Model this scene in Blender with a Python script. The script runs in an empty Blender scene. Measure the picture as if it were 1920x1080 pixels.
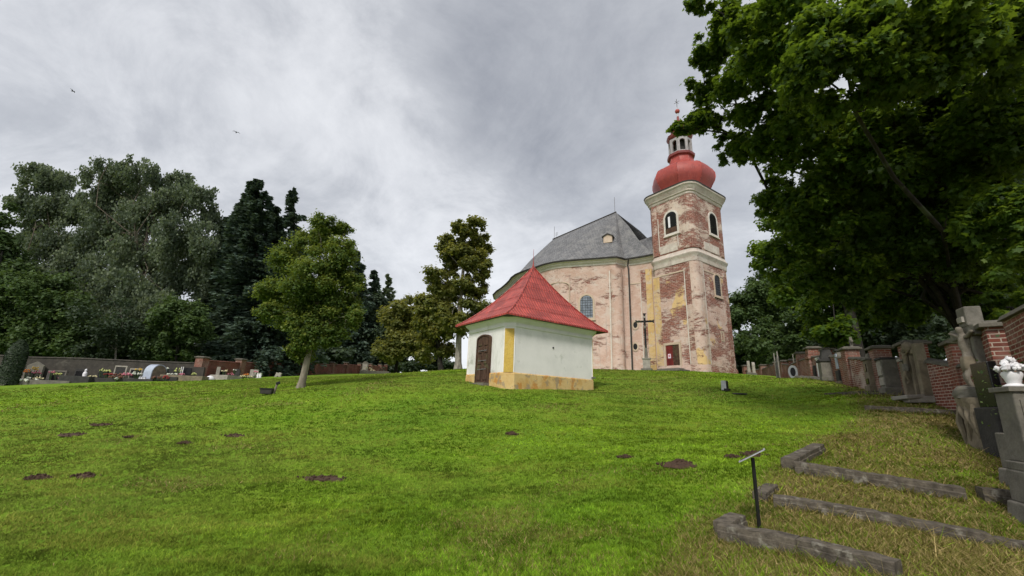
import bpy, math, random
import numpy as np
from mathutils import Vector, Matrix, Euler
from mathutils.geometry import tessellate_polygon
from mathutils.bvhtree import BVHTree

# ------------------------------------------------------------------ camera, world, sun, exposure
SC = bpy.context.scene
COL = SC.collection
F = 800.0
PITCH, ROLL = math.radians(15.5), math.radians(2.2)
EYE = Vector((0, 0, 1.6))
_cp, _sp, _cr, _sr = math.cos(PITCH), math.sin(PITCH), math.cos(ROLL), math.sin(ROLL)
FWD = Vector((0, _cp, _sp)); UP0 = Vector((0, -_sp, _cp)); RT0 = Vector((1, 0, 0))
RGT = RT0 * _cr + UP0 * _sr
UPV = UP0 * _cr - RT0 * _sr
cam_d = bpy.data.cameras.new("camera"); cam = bpy.data.objects.new("camera", cam_d); COL.objects.link(cam)
cam_d.sensor_width = 36.0; cam_d.lens = 36.0 * F / 1920.0
cam_d.clip_start = 0.05; cam_d.clip_end = 6000.0
m3 = Matrix((RGT, UPV, -FWD)).transposed()
cam.matrix_world = Matrix.Translation(EYE) @ m3.to_4x4()
SC.camera = cam
SC.view_settings.view_transform = 'Standard'; SC.view_settings.look = 'None'
SC.view_settings.exposure = 1.0; SC.view_settings.gamma = 1.0
SC.cycles.max_bounces = 6; SC.cycles.diffuse_bounces = 3; SC.cycles.transparent_max_bounces = 6
SC.cycles.use_adaptive_sampling = True; SC.cycles.adaptive_threshold = 0.02

SUN_AZ = Vector((-0.38, -0.92, 0)).normalized(); SUN_EL = math.radians(46)
sun_d = bpy.data.lights.new("sun", 'SUN'); sun = bpy.data.objects.new("sun", sun_d); COL.objects.link(sun)
sun_d.energy = 1.5; sun_d.angle = math.radians(11); sun_d.color = (1.0, 0.95, 0.87)
sdir = Vector((SUN_AZ.x * math.cos(SUN_EL), SUN_AZ.y * math.cos(SUN_EL), math.sin(SUN_EL)))
sun.rotation_euler = sdir.to_track_quat('Z', 'Y').to_euler()

def sock(nt, x, y):
    nt.links.new(x, y)

def make_world():
    w = bpy.data.worlds.new("World"); SC.world = w; w.use_nodes = True
    nt = w.node_tree; N = nt.nodes; N.clear()
    out = N.new('ShaderNodeOutputWorld'); bg = N.new('ShaderNodeBackground')
    bg.inputs['Strength'].default_value = 0.115
    sky = N.new('ShaderNodeTexSky'); sky.sky_type = 'NISHITA'; sky.sun_disc = False
    sky.sun_elevation = SUN_EL; sky.sun_rotation = math.atan2(SUN_AZ.x, SUN_AZ.y)
    tc = N.new('ShaderNodeTexCoord')
    sep = N.new('ShaderNodeSeparateXYZ'); sock(nt, tc.outputs['Generated'], sep.inputs[0])
    def mth(op, a, b=None, clamp=False):
        n = N.new('ShaderNodeMath'); n.operation = op; n.use_clamp = clamp
        for i, v in enumerate((a, b)):
            if v is None: continue
            if isinstance(v, (int, float)): n.inputs[i].default_value = v
            else: sock(nt, v, n.inputs[i])
        return n.outputs[0]
    zc = mth('ADD', mth('MAXIMUM', sep.outputs[2], 0.0), 0.5)
    cx = mth('DIVIDE', sep.outputs[0], zc); cy = mth('DIVIDE', sep.outputs[1], zc)
    cmb = N.new('ShaderNodeCombineXYZ'); sock(nt, cx, cmb.inputs[0]); sock(nt, cy, cmb.inputs[1])
    def noise(scale, det, rough, dist, off):
        mp = N.new('ShaderNodeMapping'); mp.inputs['Location'].default_value = off
        mp.inputs['Rotation'].default_value = (0, 0, 0.5); mp.inputs['Scale'].default_value = (1.0, 1.1, 1)
        sock(nt, cmb.outputs[0], mp.inputs[0])
        n = N.new('ShaderNodeTexNoise'); n.inputs['Scale'].default_value = scale
        n.inputs['Detail'].default_value = det; n.inputs['Roughness'].default_value = rough
        n.inputs['Distortion'].default_value = dist
        sock(nt, mp.outputs[0], n.inputs['Vector']); return n.outputs['Fac']
    n1 = noise(1.5, 9, 0.58, 0.35, (3.1, 1.7, 0)); n2 = noise(3.6, 9, 0.66, 0.45, (0.4, 5.2, 2.0))
    dens = mth('ADD', mth('MULTIPLY', n1, 0.62), mth('MULTIPLY', n2, 0.38))
    # one heavier grey bank of cloud hangs ahead and to the right
    dp = N.new('ShaderNodeVectorMath'); dp.operation = 'DOT_PRODUCT'
    sock(nt, tc.outputs['Generated'], dp.inputs[0])
    dp.inputs[1].default_value = Vector((0.26, 0.74, 0.62)).normalized()
    bank = N.new('ShaderNodeMapRange'); bank.interpolation_type = 'SMOOTHSTEP'
    sock(nt, dp.outputs['Value'], bank.inputs[0])
    bank.inputs[1].default_value = 0.80; bank.inputs[2].default_value = 1.0
    bank.inputs[3].default_value = 0.0; bank.inputs[4].default_value = 0.085
    dens = mth('SUBTRACT', dens, bank.outputs[0])
    # brighter, thinner cloud low down over the horizon
    low = N.new('ShaderNodeMapRange'); low.interpolation_type = 'SMOOTHSTEP'
    sock(nt, sep.outputs[2], low.inputs[0])
    low.inputs[1].default_value = 0.0; low.inputs[2].default_value = 0.42
    low.inputs[3].default_value = 0.10; low.inputs[4].default_value = 0.0
    dens = mth('ADD', dens, low.outputs[0])
    rp = N.new('ShaderNodeValToRGB'); sock(nt, dens, rp.inputs[0])
    cr = rp.color_ramp
    cr.elements[0].position = 0.29; cr.elements[0].color = (1.55, 1.62, 1.8, 1)
    cr.elements[1].position = 0.62; cr.elements[1].color = (3.95, 4.0, 4.12, 1)
    e = cr.elements.new(0.44); e.color = (2.45, 2.52, 2.68, 1)
    e = cr.elements.new(0.515); e.color = (3.2, 3.26, 3.4, 1)
    mx = N.new('ShaderNodeMix'); mx.data_type = 'RGBA'; mx.inputs[0].default_value = 0.93
    sock(nt, sky.outputs[0], mx.inputs[6]); sock(nt, rp.outputs[0], mx.inputs[7])
    sock(nt, mx.outputs[2], bg.inputs['Color']); sock(nt, bg.outputs[0], out.inputs['Surface'])
make_world()

random.seed(7); RNG = np.random.default_rng(11)

# ------------------------------------------------------------------ pixel -> place helpers
def ray(x, y):
    return FWD + RGT * ((x - 960) / F) - UPV * ((y - 540) / F)
def at(x, y, Y):
    d = ray(x, y); return EYE + d * (Y / d.y)

# ------------------------------------------------------------------ terrain
CTRL = [(0,1080,4.3),(480,1080,4.3),(960,1080,4.4),(1300,1080,4.2),(1680,1080,3.9),(1920,1080,3.7),(1350,1010,4.9),
 (1423,990,5),(1450,948,5.9),(1862,1032,4.9),(1480,878,7.2),(1810,928,6.2),(1900,1000,5.2),(1830,850,8.6),
 (1620,768,13),(1800,775,12),(1720,745,14),(1680,742,15.5),(1645,732,17.5),(1610,722,20),(1583,720,21),(1555,711,23),
 (1560,738,16),(1275,873,8),(1360,730,19),(960,900,8),(500,900,8),(0,900,8),(0,800,16),(200,790,16),(500,800,13),
 (960,800,12),(1300,800,12),(1500,760,17),(562,727,20),(503,740,18),(0,722,36),(100,718,37),(200,714,38),(380,711,40),
 (480,708,44),(600,703,56),(700,701,72),(730,703,34),(870,692,34),(868,713,21),(1120,731,21.1),(950,729,18),
 (1200,695,44),(1121,693,44),(1321,697,42),(1400,702,46),(1470,712,36),(1500,716,30)]
CP = [tuple(at(*c)) for c in CTRL] + [(0,0,-0.15),(0,-14,-1.2),(-30,-12,-1.4),(30,-12,-0.2),(-70,10,-0.8),(60,12,3.0),
 (-80,45,1.6),(75,50,5.0),(0,68,6.0),(25,62,6.0),(0,110,5.0),(-70,100,4.0),(70,110,4.5),(-30,85,6.2)]
CP = np.array(CP)
def _tps_fit(P, lam=1.5):
    n = len(P); d = np.linalg.norm(P[:, None, :2] - P[None, :, :2], axis=2)
    K = np.where(d > 0, d * d * np.log(np.maximum(d, 1e-9)), 0) + lam * np.eye(n)
    A = np.zeros((n + 3, n + 3)); A[:n, :n] = K; A[:n, n] = 1; A[:n, n + 1:] = P[:, :2]
    A[n, :n] = 1; A[n + 1:, :n] = P[:, :2].T
    return np.linalg.solve(A, np.concatenate([P[:, 2], np.zeros(3)]))
_W = _tps_fit(CP)
def gz_arr(x, y):
    x = np.asarray(x, float); y = np.asarray(y, float)
    r = np.hypot(x, y - 40); k = np.where(r > 110, 110 / np.maximum(r, 1e-6), 1.0)
    xc = x * k; yc = 40 + (y - 40) * k
    out = _W[-3] + _W[-2] * xc + _W[-1] * yc
    for i in range(len(CP)):
        d2 = (xc - CP[i, 0]) ** 2 + (yc - CP[i, 1]) ** 2
        out = out + _W[i] * 0.5 * d2 * np.log(np.maximum(d2, 1e-9))
    return out - np.clip((r - 110) * 0.03, 0, 9)
def gz(x, y): return float(gz_arr(np.array([x]), np.array([y]))[0])
def ground(px, Y, py=720):
    """point on the terrain below image column px at distance Y"""
    p = at(px, py, Y); z = gz(p.x, p.y)
    for _ in range(3):
        # the image column leans, so follow it down to the ground
        lo, hi = 300, 1200
        for _ in range(40):
            m = (lo + hi) / 2
            if at(px, m, Y).z > z: lo = m
            else: hi = m
        p = at(px, lo, Y); z = gz(p.x, p.y)
    return Vector((p.x, p.y, z))
def _vn(x, y, s):
    xi = np.floor(x).astype(np.int64); yi = np.floor(y).astype(np.int64)
    fx = x - xi; fy = y - yi; fx = fx * fx * (3 - 2 * fx); fy = fy * fy * (3 - 2 * fy)
    def h(a, b):
        v = (a * 374761393 + b * 668265263 + s * 1442695041) & 0xffffffff
        v = ((v ^ (v >> 13)) * 1274126177) & 0xffffffff
        return ((v ^ (v >> 16)) & 0xffff) / 65535.0
    return (h(xi, yi) * (1 - fx) + h(xi + 1, yi) * fx) * (1 - fy) + (h(xi, yi + 1) * (1 - fx) + h(xi + 1, yi + 1) * fx) * fy
def fbm(x, y, s=0, o=4):
    t = 0; a = 0.5; n = 0
    for i in range(o):
        t = t + a * _vn(x * 2 ** i, y * 2 ** i, s + i); n += a; a *= 0.55
    return t / n
_BY = np.array([3, 4.3, 5.7, 7.5, 12, 16, 25, 40]); _BX = np.array([-1.6, 0.2, 1.8, 4.1, 8.6, 11.9, 17.5, 26])
def dryness(x, y):
    b = np.interp(y, _BY, _BX)
    e = (x - b + (fbm(x * 0.9, y * 0.9, 5) - 0.5) * 2.2) / 1.3
    d = np.clip(e, 0, 1); d = d * d * (3 - 2 * d)
    n = fbm(x * 0.7, y * 0.7, 21)
    scat = np.clip((fbm(x * 0.5 + 9, y * 0.75, 33) - 0.60) * 5, 0, 1) * 0.45
    return np.clip(d * (0.30 + 0.95 * n) * np.clip(1.25 - y / 30, 0.35, 1) + scat, 0, 1)

# ------------------------------------------------------------------ materials
MATS = {}
def new_mat(name):
    m = bpy.data.materials.new(name); m.use_nodes = True; MATS[name] = m
    nt = m.node_tree; nt.nodes.clear()
    out = nt.nodes.new('ShaderNodeOutputMaterial'); return m, nt, out
class NB:
    """tiny node builder"""
    def __init__(s, nt): s.nt = nt; s.N = nt.nodes
    def put(s, v, i):
        if isinstance(v, (int, float)): i.default_value = v
        elif isinstance(v, tuple):
            i.default_value = v if len(v) == len(i.default_value) else (*v, 1.0)
        else: s.nt.links.new(v, i)
    def coord(s, kind='Object'): return s.N.new('ShaderNodeTexCoord').outputs[kind]
    def mapping(s, v, sc=(1, 1, 1), loc=(0, 0, 0), rot=(0, 0, 0)):
        n = s.N.new('ShaderNodeMapping'); s.put(v, n.inputs[0]); n.inputs['Scale'].default_value = sc
        n.inputs['Location'].default_value = loc; n.inputs['Rotation'].default_value = rot; return n.outputs[0]
    def noise(s, v, scale, det=4, rough=0.55, dist=0.0):
        n = s.N.new('ShaderNodeTexNoise'); s.put(v, n.inputs['Vector']); n.inputs['Scale'].default_value = scale
        n.inputs['Detail'].default_value = det; n.inputs['Roughness'].default_value = rough
        n.inputs['Distortion'].default_value = dist; return n.outputs['Fac']
    def math(s, op, a, b=None, clamp=False):
        n = s.N.new('ShaderNodeMath'); n.operation = op; n.use_clamp = clamp; s.put(a, n.inputs[0])
        if b is not None: s.put(b, n.inputs[1])
        return n.outputs[0]
    def step(s, v, lo, hi, a=0.0, b=1.0):
        n = s.N.new('ShaderNodeMapRange'); n.interpolation_type = 'SMOOTHSTEP'; s.put(v, n.inputs[0])
        for i, k in enumerate((lo, hi, a, b)): n.inputs[i + 1].default_value = k
        return n.outputs[0]
    def mix(s, f, a, b, mode='MIX'):
        n = s.N.new('ShaderNodeMix'); n.data_type = 'RGBA'; n.blend_type = mode
        s.put(f, n.inputs[0]); s.put(a, n.inputs[6]); s.put(b, n.inputs[7]); return n.outputs[2]
    def ramp(s, v, stops):
        n = s.N.new('ShaderNodeValToRGB'); s.put(v, n.inputs[0]); e = n.color_ramp.elements
        e[0].position, e[0].color = stops[0][0], (*stops[0][1], 1); e[1].position, e[1].color = stops[-1][0], (*stops[-1][1], 1)
        for p, c in stops[1:-1]:
            k = e.new(p); k.color = (*c, 1)
        return n.outputs[0]
    def brick(s, v, c1, c2, mortar, w, h, ms):
        n = s.N.new('ShaderNodeTexBrick'); s.put(v, n.inputs['Vector'])
        s.put(c1, n.inputs['Color1']); s.put(c2, n.inputs['Color2']); s.put(mortar, n.inputs['Mortar'])
        n.inputs['Scale'].default_value = 1.0; n.inputs['Mortar Size'].default_value = ms
        n.inputs['Mortar Smooth'].default_value = 0.3; n.inputs['Bias'].default_value = 0.0
        n.inputs['Brick Width'].default_value = w; n.inputs['Row Height'].default_value = h
        return n.outputs['Color'], n.outputs['Fac']
    def bump(s, h, strength=0.5, dist=0.02):
        n = s.N.new('ShaderNodeBump'); n.inputs['Strength'].default_value = strength
        n.inputs['Distance'].default_value = dist; s.put(h, n.inputs['Height']); return n.outputs[0]
    def attr(s, name, o='Fac'):
        n = s.N.new('ShaderNodeAttribute'); n.attribute_name = name; return n.outputs[o]
    def bsdf(s, out, col, rough=0.85, metal=0.0, nrm=None, spec=0.3):
        n = s.N.new('ShaderNodeBsdfPrincipled'); s.put(col, n.inputs['Base Color']); s.put(rough, n.inputs['Roughness'])
        n.inputs['Metallic'].default_value = metal; n.inputs['Specular IOR Level'].default_value = spec
        if nrm is not None: s.nt.links.new(nrm, n.inputs['Normal'])
        s.nt.links.new(n.outputs[0], out.inputs['Surface']); return n

def stone_mat(name, a, b, lichen=(0.30, 0.30, 0.22), scale=3.0, lam=0.3, rough=0.9):
    m, nt, out = new_mat(name); k = NB(nt); v = k.coord()
    n1 = k.noise(v, scale, 6, 0.65); n2 = k.noise(v, scale * 6, 5, 0.6); n3 = k.noise(v, scale * 0.6, 4, 0.6, 0.6)
    c = k.mix(k.step(n1, 0.3, 0.7), a, b)
    c = k.mix(k.math('MULTIPLY', k.step(n3, 0.55, 0.68), lam), c, lichen)
    c = k.mix(k.step(n2, 0.35, 0.75, 0.0, 0.45), c, k.mix(0.5, a, (0.01, 0.01, 0.01)))
    k.bsdf(out, c, rough, nrm=k.bump(k.math('ADD', n2, n1), 0.6, 0.02)); return m
def plain_mat(name, c, rough=0.6, metal=0.0, var=0.25, scale=5):
    m, nt, out = new_mat(name); k = NB(nt); v = k.coord()
    n = k.noise(v, scale, 5, 0.6)
    d = tuple(x * (1 - var) for x in c)
    k.bsdf(out, k.mix(k.step(n, 0.3, 0.7), c, d), rough, metal, k.bump(n, 0.2, 0.005)); return m
def church_mat(name, th, ochre=0.0, plaster=(0.46, 0.315, 0.25), plaster2=(0.53, 0.40, 0.335), soft=0.035, seed=0.0):
    m, nt, out = new_mat(name); k = NB(nt); v = k.coord(); uv = k.coord('UV')
    v = k.mapping(v, loc=(seed, seed * 0.7, seed * 0.3))
    vs = k.mapping(v, (0.75, 0.75, 1.5))
    big = k.noise(vs, 0.42, 3, 0.5, 0.4); mid = k.noise(k.mapping(v, (1, 1, 3.4)), 1.3, 6, 0.7, 0.4); fin = k.noise(k.mapping(v, (1, 1, 3.6)), 4.0, 4, 0.65)
    f = k.math('ADD', k.math('ADD', k.math('MULTIPLY', big, 0.44), k.math('MULTIPLY', mid, 0.34)), k.math('MULTIPLY', fin, 0.22))
    mask = k.step(f, th - soft, th + soft)
    rim = k.math('MULTIPLY', k.step(f, th - 0.075, th - 0.02), 0.40)
    # small knocked-off spots all over the plaster
    spots = k.step(k.noise(v, 2.6, 3, 0.7, 0.3), 0.68, 0.71)
    mask = k.math('MAXIMUM', mask, k.math('MULTIPLY', spots, 0.85))
    pl = k.mix(k.step(k.noise(v, 0.7, 5, 0.6), 0.35, 0.65), plaster, plaster2)
    pl = k.mix(k.math('MULTIPLY', k.step(k.noise(v, 1.9, 6, 0.65), 0.52, 0.70), 0.55), pl, (0.40, 0.25, 0.20))
    pl = k.mix(k.step(k.noise(k.mapping(v, (1, 1, 1.2), (2, 5, 7)), 0.9, 6, 0.7, 0.5), 0.53, 0.60, 0, 0.6), pl, (0.52, 0.46, 0.40))
    pl = k.mix(k.step(k.noise(k.mapping(v, (1, 1, 2.0), (9, 1, 3)), 2.2, 6, 0.75, 0.3), 0.55, 0.66, 0, 0.55), pl, (0.33, 0.17, 0.13))
    pl = k.mix(rim, pl, (0.66, 0.54, 0.46))
    if ochre:
        oc = k.step(k.noise(k.mapping(v, (1, 1, 0.6), (3, 8, 1)), 0.5, 4, 0.6), 0.62 - ochre, 0.66 - ochre)
        pl = k.mix(k.math('MULTIPLY', oc, 0.75), pl, (0.62, 0.43, 0.16))
    # dark damp streaks running down, dirt near the ground
    st = k.noise(k.mapping(v, (1.6, 1.6, 0.08)), 1.6, 5, 0.6)
    pl = k.mix(k.step(st, 0.56, 0.74, 0.0, 0.5), pl, (0.30, 0.25, 0.22))
    wob = k.mapping(uv, (1, 1, 1)); 
    wn = k.N.new('ShaderNodeVectorMath'); wn.operation = 'ADD'
    nn = k.N.new('ShaderNodeTexNoise'); nn.inputs['Scale'].default_value = 2.2; nn.inputs['Detail'].default_value = 3; k.put(uv, nn.inputs['Vector'])
    sc = k.N.new('ShaderNodeVectorMath'); sc.operation = 'SCALE'; sc.inputs['Scale'].default_value = 0.16
    k.put(nn.outputs['Color'], sc.inputs[0]); k.put(wob, wn.inputs[0]); k.put(sc.outputs[0], wn.inputs[1])
    bc, bf = k.brick(wn.outputs[0], (0.27, 0.090, 0.062), (0.15, 0.056, 0.044), (0.38, 0.25, 0.20), 0.50, 0.17, 0.026)
    bc = k.mix(k.step(k.noise(k.mapping(v, (1, 1, 5.0)), 1.7, 5, 0.7), 0.54, 0.62, 0, 0.65), bc, (0.46, 0.33, 0.27))
    bc = k.mix(k.step(k.noise(v, 9, 3, 0.6), 0.60, 0.72, 0, 0.8), bc, (0.09, 0.04, 0.035))
    col = k.mix(mask, pl, bc)
    h = k.math('ADD', k.math('MULTIPLY', mask, -1.0), k.math('ADD', k.math('MULTIPLY', k.math('MULTIPLY', bf, mask), -0.7), k.math('MULTIPLY', fin, 0.4)))
    k.bsdf(out, col, 0.95, nrm=k.bump(h, 0.8, 0.05), spec=0.15); return m
def brick_wall_mat(name, pale, c1=(0.24, 0.072, 0.047), c2=(0.16, 0.052, 0.038), mortar=(0.33, 0.26, 0.21), dirt=0.5):
    m, nt, out = new_mat(name); k = NB(nt); v = k.coord(); uv = k.coord('UV')
    bc, bf = k.brick(uv, c1, c2, mortar, 0.27, 0.085, 0.012)
    n = k.noise(v, 5, 5, 0.65); n2 = k.noise(v, 1.1, 4, 0.6)
    bc = k.mix(k.step(n, 0.5, 0.72, 0, 0.6), bc, (0.10, 0.04, 0.03))
    bc = k.mix(k.math('MULTIPLY', k.step(k.math('ADD', n2, k.math('MULTIPLY', n, 0.35)), 0.60, 0.80), pale), bc, (0.52, 0.43, 0.37))
    bc = k.mix(k.step(k.noise(v, 0.6, 4, 0.6), 0.45, 0.75, 0, dirt), bc, (0.045, 0.045, 0.03))
    k.bsdf(out, bc, 0.92, nrm=k.bump(k.math('ADD', k.math('MULTIPLY', bf, -1), k.math('MULTIPLY', n, 0.6)), 0.7, 0.015), spec=0.15); return m
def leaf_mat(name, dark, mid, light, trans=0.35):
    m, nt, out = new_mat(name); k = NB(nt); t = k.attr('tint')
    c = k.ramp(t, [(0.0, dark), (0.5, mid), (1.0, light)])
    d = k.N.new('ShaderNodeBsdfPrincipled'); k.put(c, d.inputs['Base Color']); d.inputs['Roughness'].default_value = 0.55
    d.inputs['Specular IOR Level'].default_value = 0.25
    tr = k.N.new('ShaderNodeBsdfTranslucent'); k.put(k.mix(0.5, c, (light[0] * 1.5, light[1] * 1.6, light[2] * 0.7)), tr.inputs[0])
    mx = k.N.new('ShaderNodeMixShader'); mx.inputs[0].default_value = trans
    nt.links.new(d.outputs[0], mx.inputs[1]); nt.links.new(tr.outputs[0], mx.inputs[2]); nt.links.new(mx.outputs[0], out.inputs['Surface'])
    return m
def bark_mat(name, a, b, sc=6):
    m, nt, out = new_mat(name); k = NB(nt); v = k.coord()
    n = k.noise(k.mapping(v, (1, 1, 0.25)), sc, 6, 0.7); n2 = k.noise(v, 1.5, 4, 0.6)
    c = k.mix(k.step(n, 0.35, 0.65), a, b); c = k.mix(k.step(n2, 0.55, 0.7, 0, 0.5), c, (0.10, 0.13, 0.06))
    k.bsdf(out, c, 0.95, nrm=k.bump(n, 0.9, 0.03)); return m

M = {}
M['nave'] = church_mat('nave_plaster', 0.568)
M['tower'] = church_mat('tower_plaster', 0.50, 0.03, seed=4.0)
M['belfry'] = church_mat('belfry_plaster', 0.485, 0.0, plaster=(0.50, 0.39, 0.31), plaster2=(0.58, 0.48, 0.39), seed=9.0)
M['corner'] = church_mat('corner_plaster', 0.535, 0.06, plaster=(0.49, 0.365, 0.30), plaster2=(0.57, 0.45, 0.375), seed=2.0)
M['strip'] = church_mat('brick_strip', 0.48, 0.0, seed=6.0)
M['ochre'] = church_mat('ochre_plaster', 0.575, 0.0, plaster=(0.56, 0.38, 0.15), plaster2=(0.60, 0.43, 0.21), seed=5.0)
M['band'] = church_mat('cornice_plaster', 0.66, 0.0, plaster=(0.46, 0.40, 0.345), plaster2=(0.60, 0.55, 0.48), seed=8.0)
M['trim'] = stone_mat('pale_trim', (0.70, 0.655, 0.59), (0.58, 0.53, 0.47), (0.44, 0.38, 0.32), 1.5, 0.3)
M['sand'] = stone_mat('sandstone', (0.60, 0.48, 0.37), (0.50, 0.39, 0.29), (0.34, 0.28, 0.2), 2, 0.3)
M['stone'] = stone_mat('weathered_stone', (0.20, 0.185, 0.155), (0.115, 0.107, 0.09), (0.19, 0.185, 0.12), 3, 0.5)
M['pale_stone'] = stone_mat('pale_stone', (0.40, 0.37, 0.32), (0.25, 0.23, 0.20), (0.20, 0.20, 0.13), 3, 0.4)
M['tan_stone'] = stone_mat('tan_stone', (0.26, 0.215, 0.15), (0.14, 0.118, 0.085), (0.13, 0.13, 0.08), 3, 0.5)
M['body_stone'] = stone_mat('carved_sandstone', (0.26, 0.23, 0.19), (0.15, 0.13, 0.10), (0.10, 0.10, 0.065), 7, 0.6)
M['dark_stone'] = stone_mat('dark_stone', (0.055, 0.053, 0.05), (0.03, 0.03, 0.029), (0.08, 0.08, 0.06), 3, 0.3)
M['black_stone'] = plain_mat('polished_black_stone', (0.012, 0.012, 0.013), 0.25)
M['kerb'] = stone_mat('kerb_stone', (0.15, 0.128, 0.098), (0.045, 0.038, 0.03), (0.34, 0.325, 0.27), 11, 0.55)
M['soil'] = stone_mat('soil', (0.055, 0.032, 0.02), (0.085, 0.05, 0.032), (0.03, 0.02, 0.012), 8, 0.5)
M['black'] = plain_mat('black_metal', (0.012, 0.012, 0.012), 0.45, 0.0)
M['grey_metal'] = plain_mat('grey_metal', (0.42, 0.43, 0.45), 0.45, 0.3)
M['white'] = plain_mat('white_ceramic', (0.76, 0.75, 0.77), 0.45, var=0.08)
M['paper'] = plain_mat('paper', (0.75, 0.62, 0.72), 0.8, var=0.05)
M['red_door'] = plain_mat('red_door_paint', (0.20, 0.025, 0.022), 0.6, var=0.45, scale=2)
M['wood'] = bark_mat('old_dark_wood', (0.10, 0.055, 0.035), (0.05, 0.028, 0.02), 9)
M['cross_wood'] = bark_mat('weathered_cross_wood', (0.03, 0.027, 0.027), (0.016, 0.015, 0.015), 9)
M['glass'] = plain_mat('dark_window_glass', (0.03, 0.035, 0.042), 0.15, var=0.5, scale=1.5)
M['pale_glass'] = plain_mat('leaded_window_glass', (0.26, 0.30, 0.36), 0.2, var=0.5, scale=2.5)
M['lead'] = plain_mat('lead_bars', (0.05, 0.05, 0.055), 0.6)
M['slate_dark'] = plain_mat('dark_gutter', (0.05, 0.045, 0.042), 0.7)
M['iron'] = plain_mat('weathered_iron', (0.16, 0.15, 0.15), 0.6)
M['terracotta'] = plain_mat('terracotta', (0.40, 0.10, 0.05), 0.8)
M['blue_stone'] = plain_mat('pale_blue_polished_stone', (0.40, 0.45, 0.55), 0.35, var=0.15)
M['bird'] = plain_mat('dark_feathers', (0.03, 0.03, 0.032), 0.8)
M['flowers_yellow'] = plain_mat('yellow_petals', (0.72, 0.46, 0.05), 0.8, scale=12)
M['flowers_orange'] = plain_mat('orange_petals', (0.65, 0.22, 0.04), 0.8, scale=12)
M['flowers_pink'] = plain_mat('pink_petals', (0.60, 0.20, 0.26), 0.8, scale=12)
M['flowers_white'] = plain_mat('white_petals', (0.68, 0.70, 0.60), 0.8, scale=12)
M['flowers_lime'] = plain_mat('lime_petals', (0.55, 0.60, 0.22), 0.8, scale=12)
M['flowers_red'] = plain_mat('red_petals', (0.30, 0.045, 0.045), 0.8, scale=12)
M['flowers_brown'] = plain_mat('brown_dry_twigs', (0.16, 0.075, 0.05), 0.9, scale=12)
M['flowers_cream'] = plain_mat('cream_petals', (0.68, 0.62, 0.36), 0.8, scale=12)
M['stem'] = plain_mat('flower_greenery', (0.05, 0.09, 0.03), 0.8, scale=9)
M['brick_red'] = brick_wall_mat('red_brick', 0.25)
M['brick_pale'] = brick_wall_mat('pale_weathered_brick', 0.85, mortar=(0.46, 0.38, 0.32), dirt=0.3)
M['brick_pale2'] = brick_wall_mat('near_red_brick', 0.15, (0.21, 0.062, 0.043), (0.12, 0.04, 0.03), (0.36, 0.29, 0.235), 0.35)
M['brick_dark'] = brick_wall_mat('dull_brick', 0.1, (0.23, 0.062, 0.045), (0.15, 0.045, 0.036), (0.20, 0.12, 0.10), 0.75)
M['wall_grey'] = stone_mat('grey_rendered_wall', (0.075, 0.066, 0.055), (0.04, 0.037, 0.032), (0.14, 0.13, 0.11), 2.2, 0.45)
M['cap'] = stone_mat('coping_stone', (0.15, 0.135, 0.11), (0.09, 0.085, 0.07), (0.14, 0.15, 0.07), 3, 0.5)
M['bark'] = bark_mat('bark', (0.16, 0.13, 0.10), (0.07, 0.055, 0.045))
M['bark_grey'] = bark_mat('smooth_grey_bark', (0.26, 0.23, 0.18), (0.15, 0.13, 0.10))
M['bark_pale'] = bark_mat('pale_bark', (0.34, 0.31, 0.27), (0.14, 0.12, 0.11))
M['bark_dark'] = bark_mat('dark_bark', (0.032, 0.028, 0.024), (0.016, 0.014, 0.012))
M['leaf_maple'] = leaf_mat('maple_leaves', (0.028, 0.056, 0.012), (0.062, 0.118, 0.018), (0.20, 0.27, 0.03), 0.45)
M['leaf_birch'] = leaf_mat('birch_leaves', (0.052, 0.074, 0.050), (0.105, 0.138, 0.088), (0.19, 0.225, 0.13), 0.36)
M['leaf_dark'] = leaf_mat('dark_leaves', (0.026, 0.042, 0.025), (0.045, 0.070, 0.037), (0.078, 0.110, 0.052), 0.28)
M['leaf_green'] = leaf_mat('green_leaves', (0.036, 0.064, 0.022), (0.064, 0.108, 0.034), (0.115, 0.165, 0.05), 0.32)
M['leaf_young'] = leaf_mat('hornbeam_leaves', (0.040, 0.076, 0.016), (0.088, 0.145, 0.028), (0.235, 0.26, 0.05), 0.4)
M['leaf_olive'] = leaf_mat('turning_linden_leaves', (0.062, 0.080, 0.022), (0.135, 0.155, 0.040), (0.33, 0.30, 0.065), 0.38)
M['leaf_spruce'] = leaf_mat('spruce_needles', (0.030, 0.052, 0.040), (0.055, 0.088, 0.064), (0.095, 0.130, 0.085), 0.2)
M['leaf_thuja'] = leaf_mat('thuja_scales', (0.012, 0.022, 0.010), (0.02, 0.035, 0.014), (0.03, 0.05, 0.02), 0.05)

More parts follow.
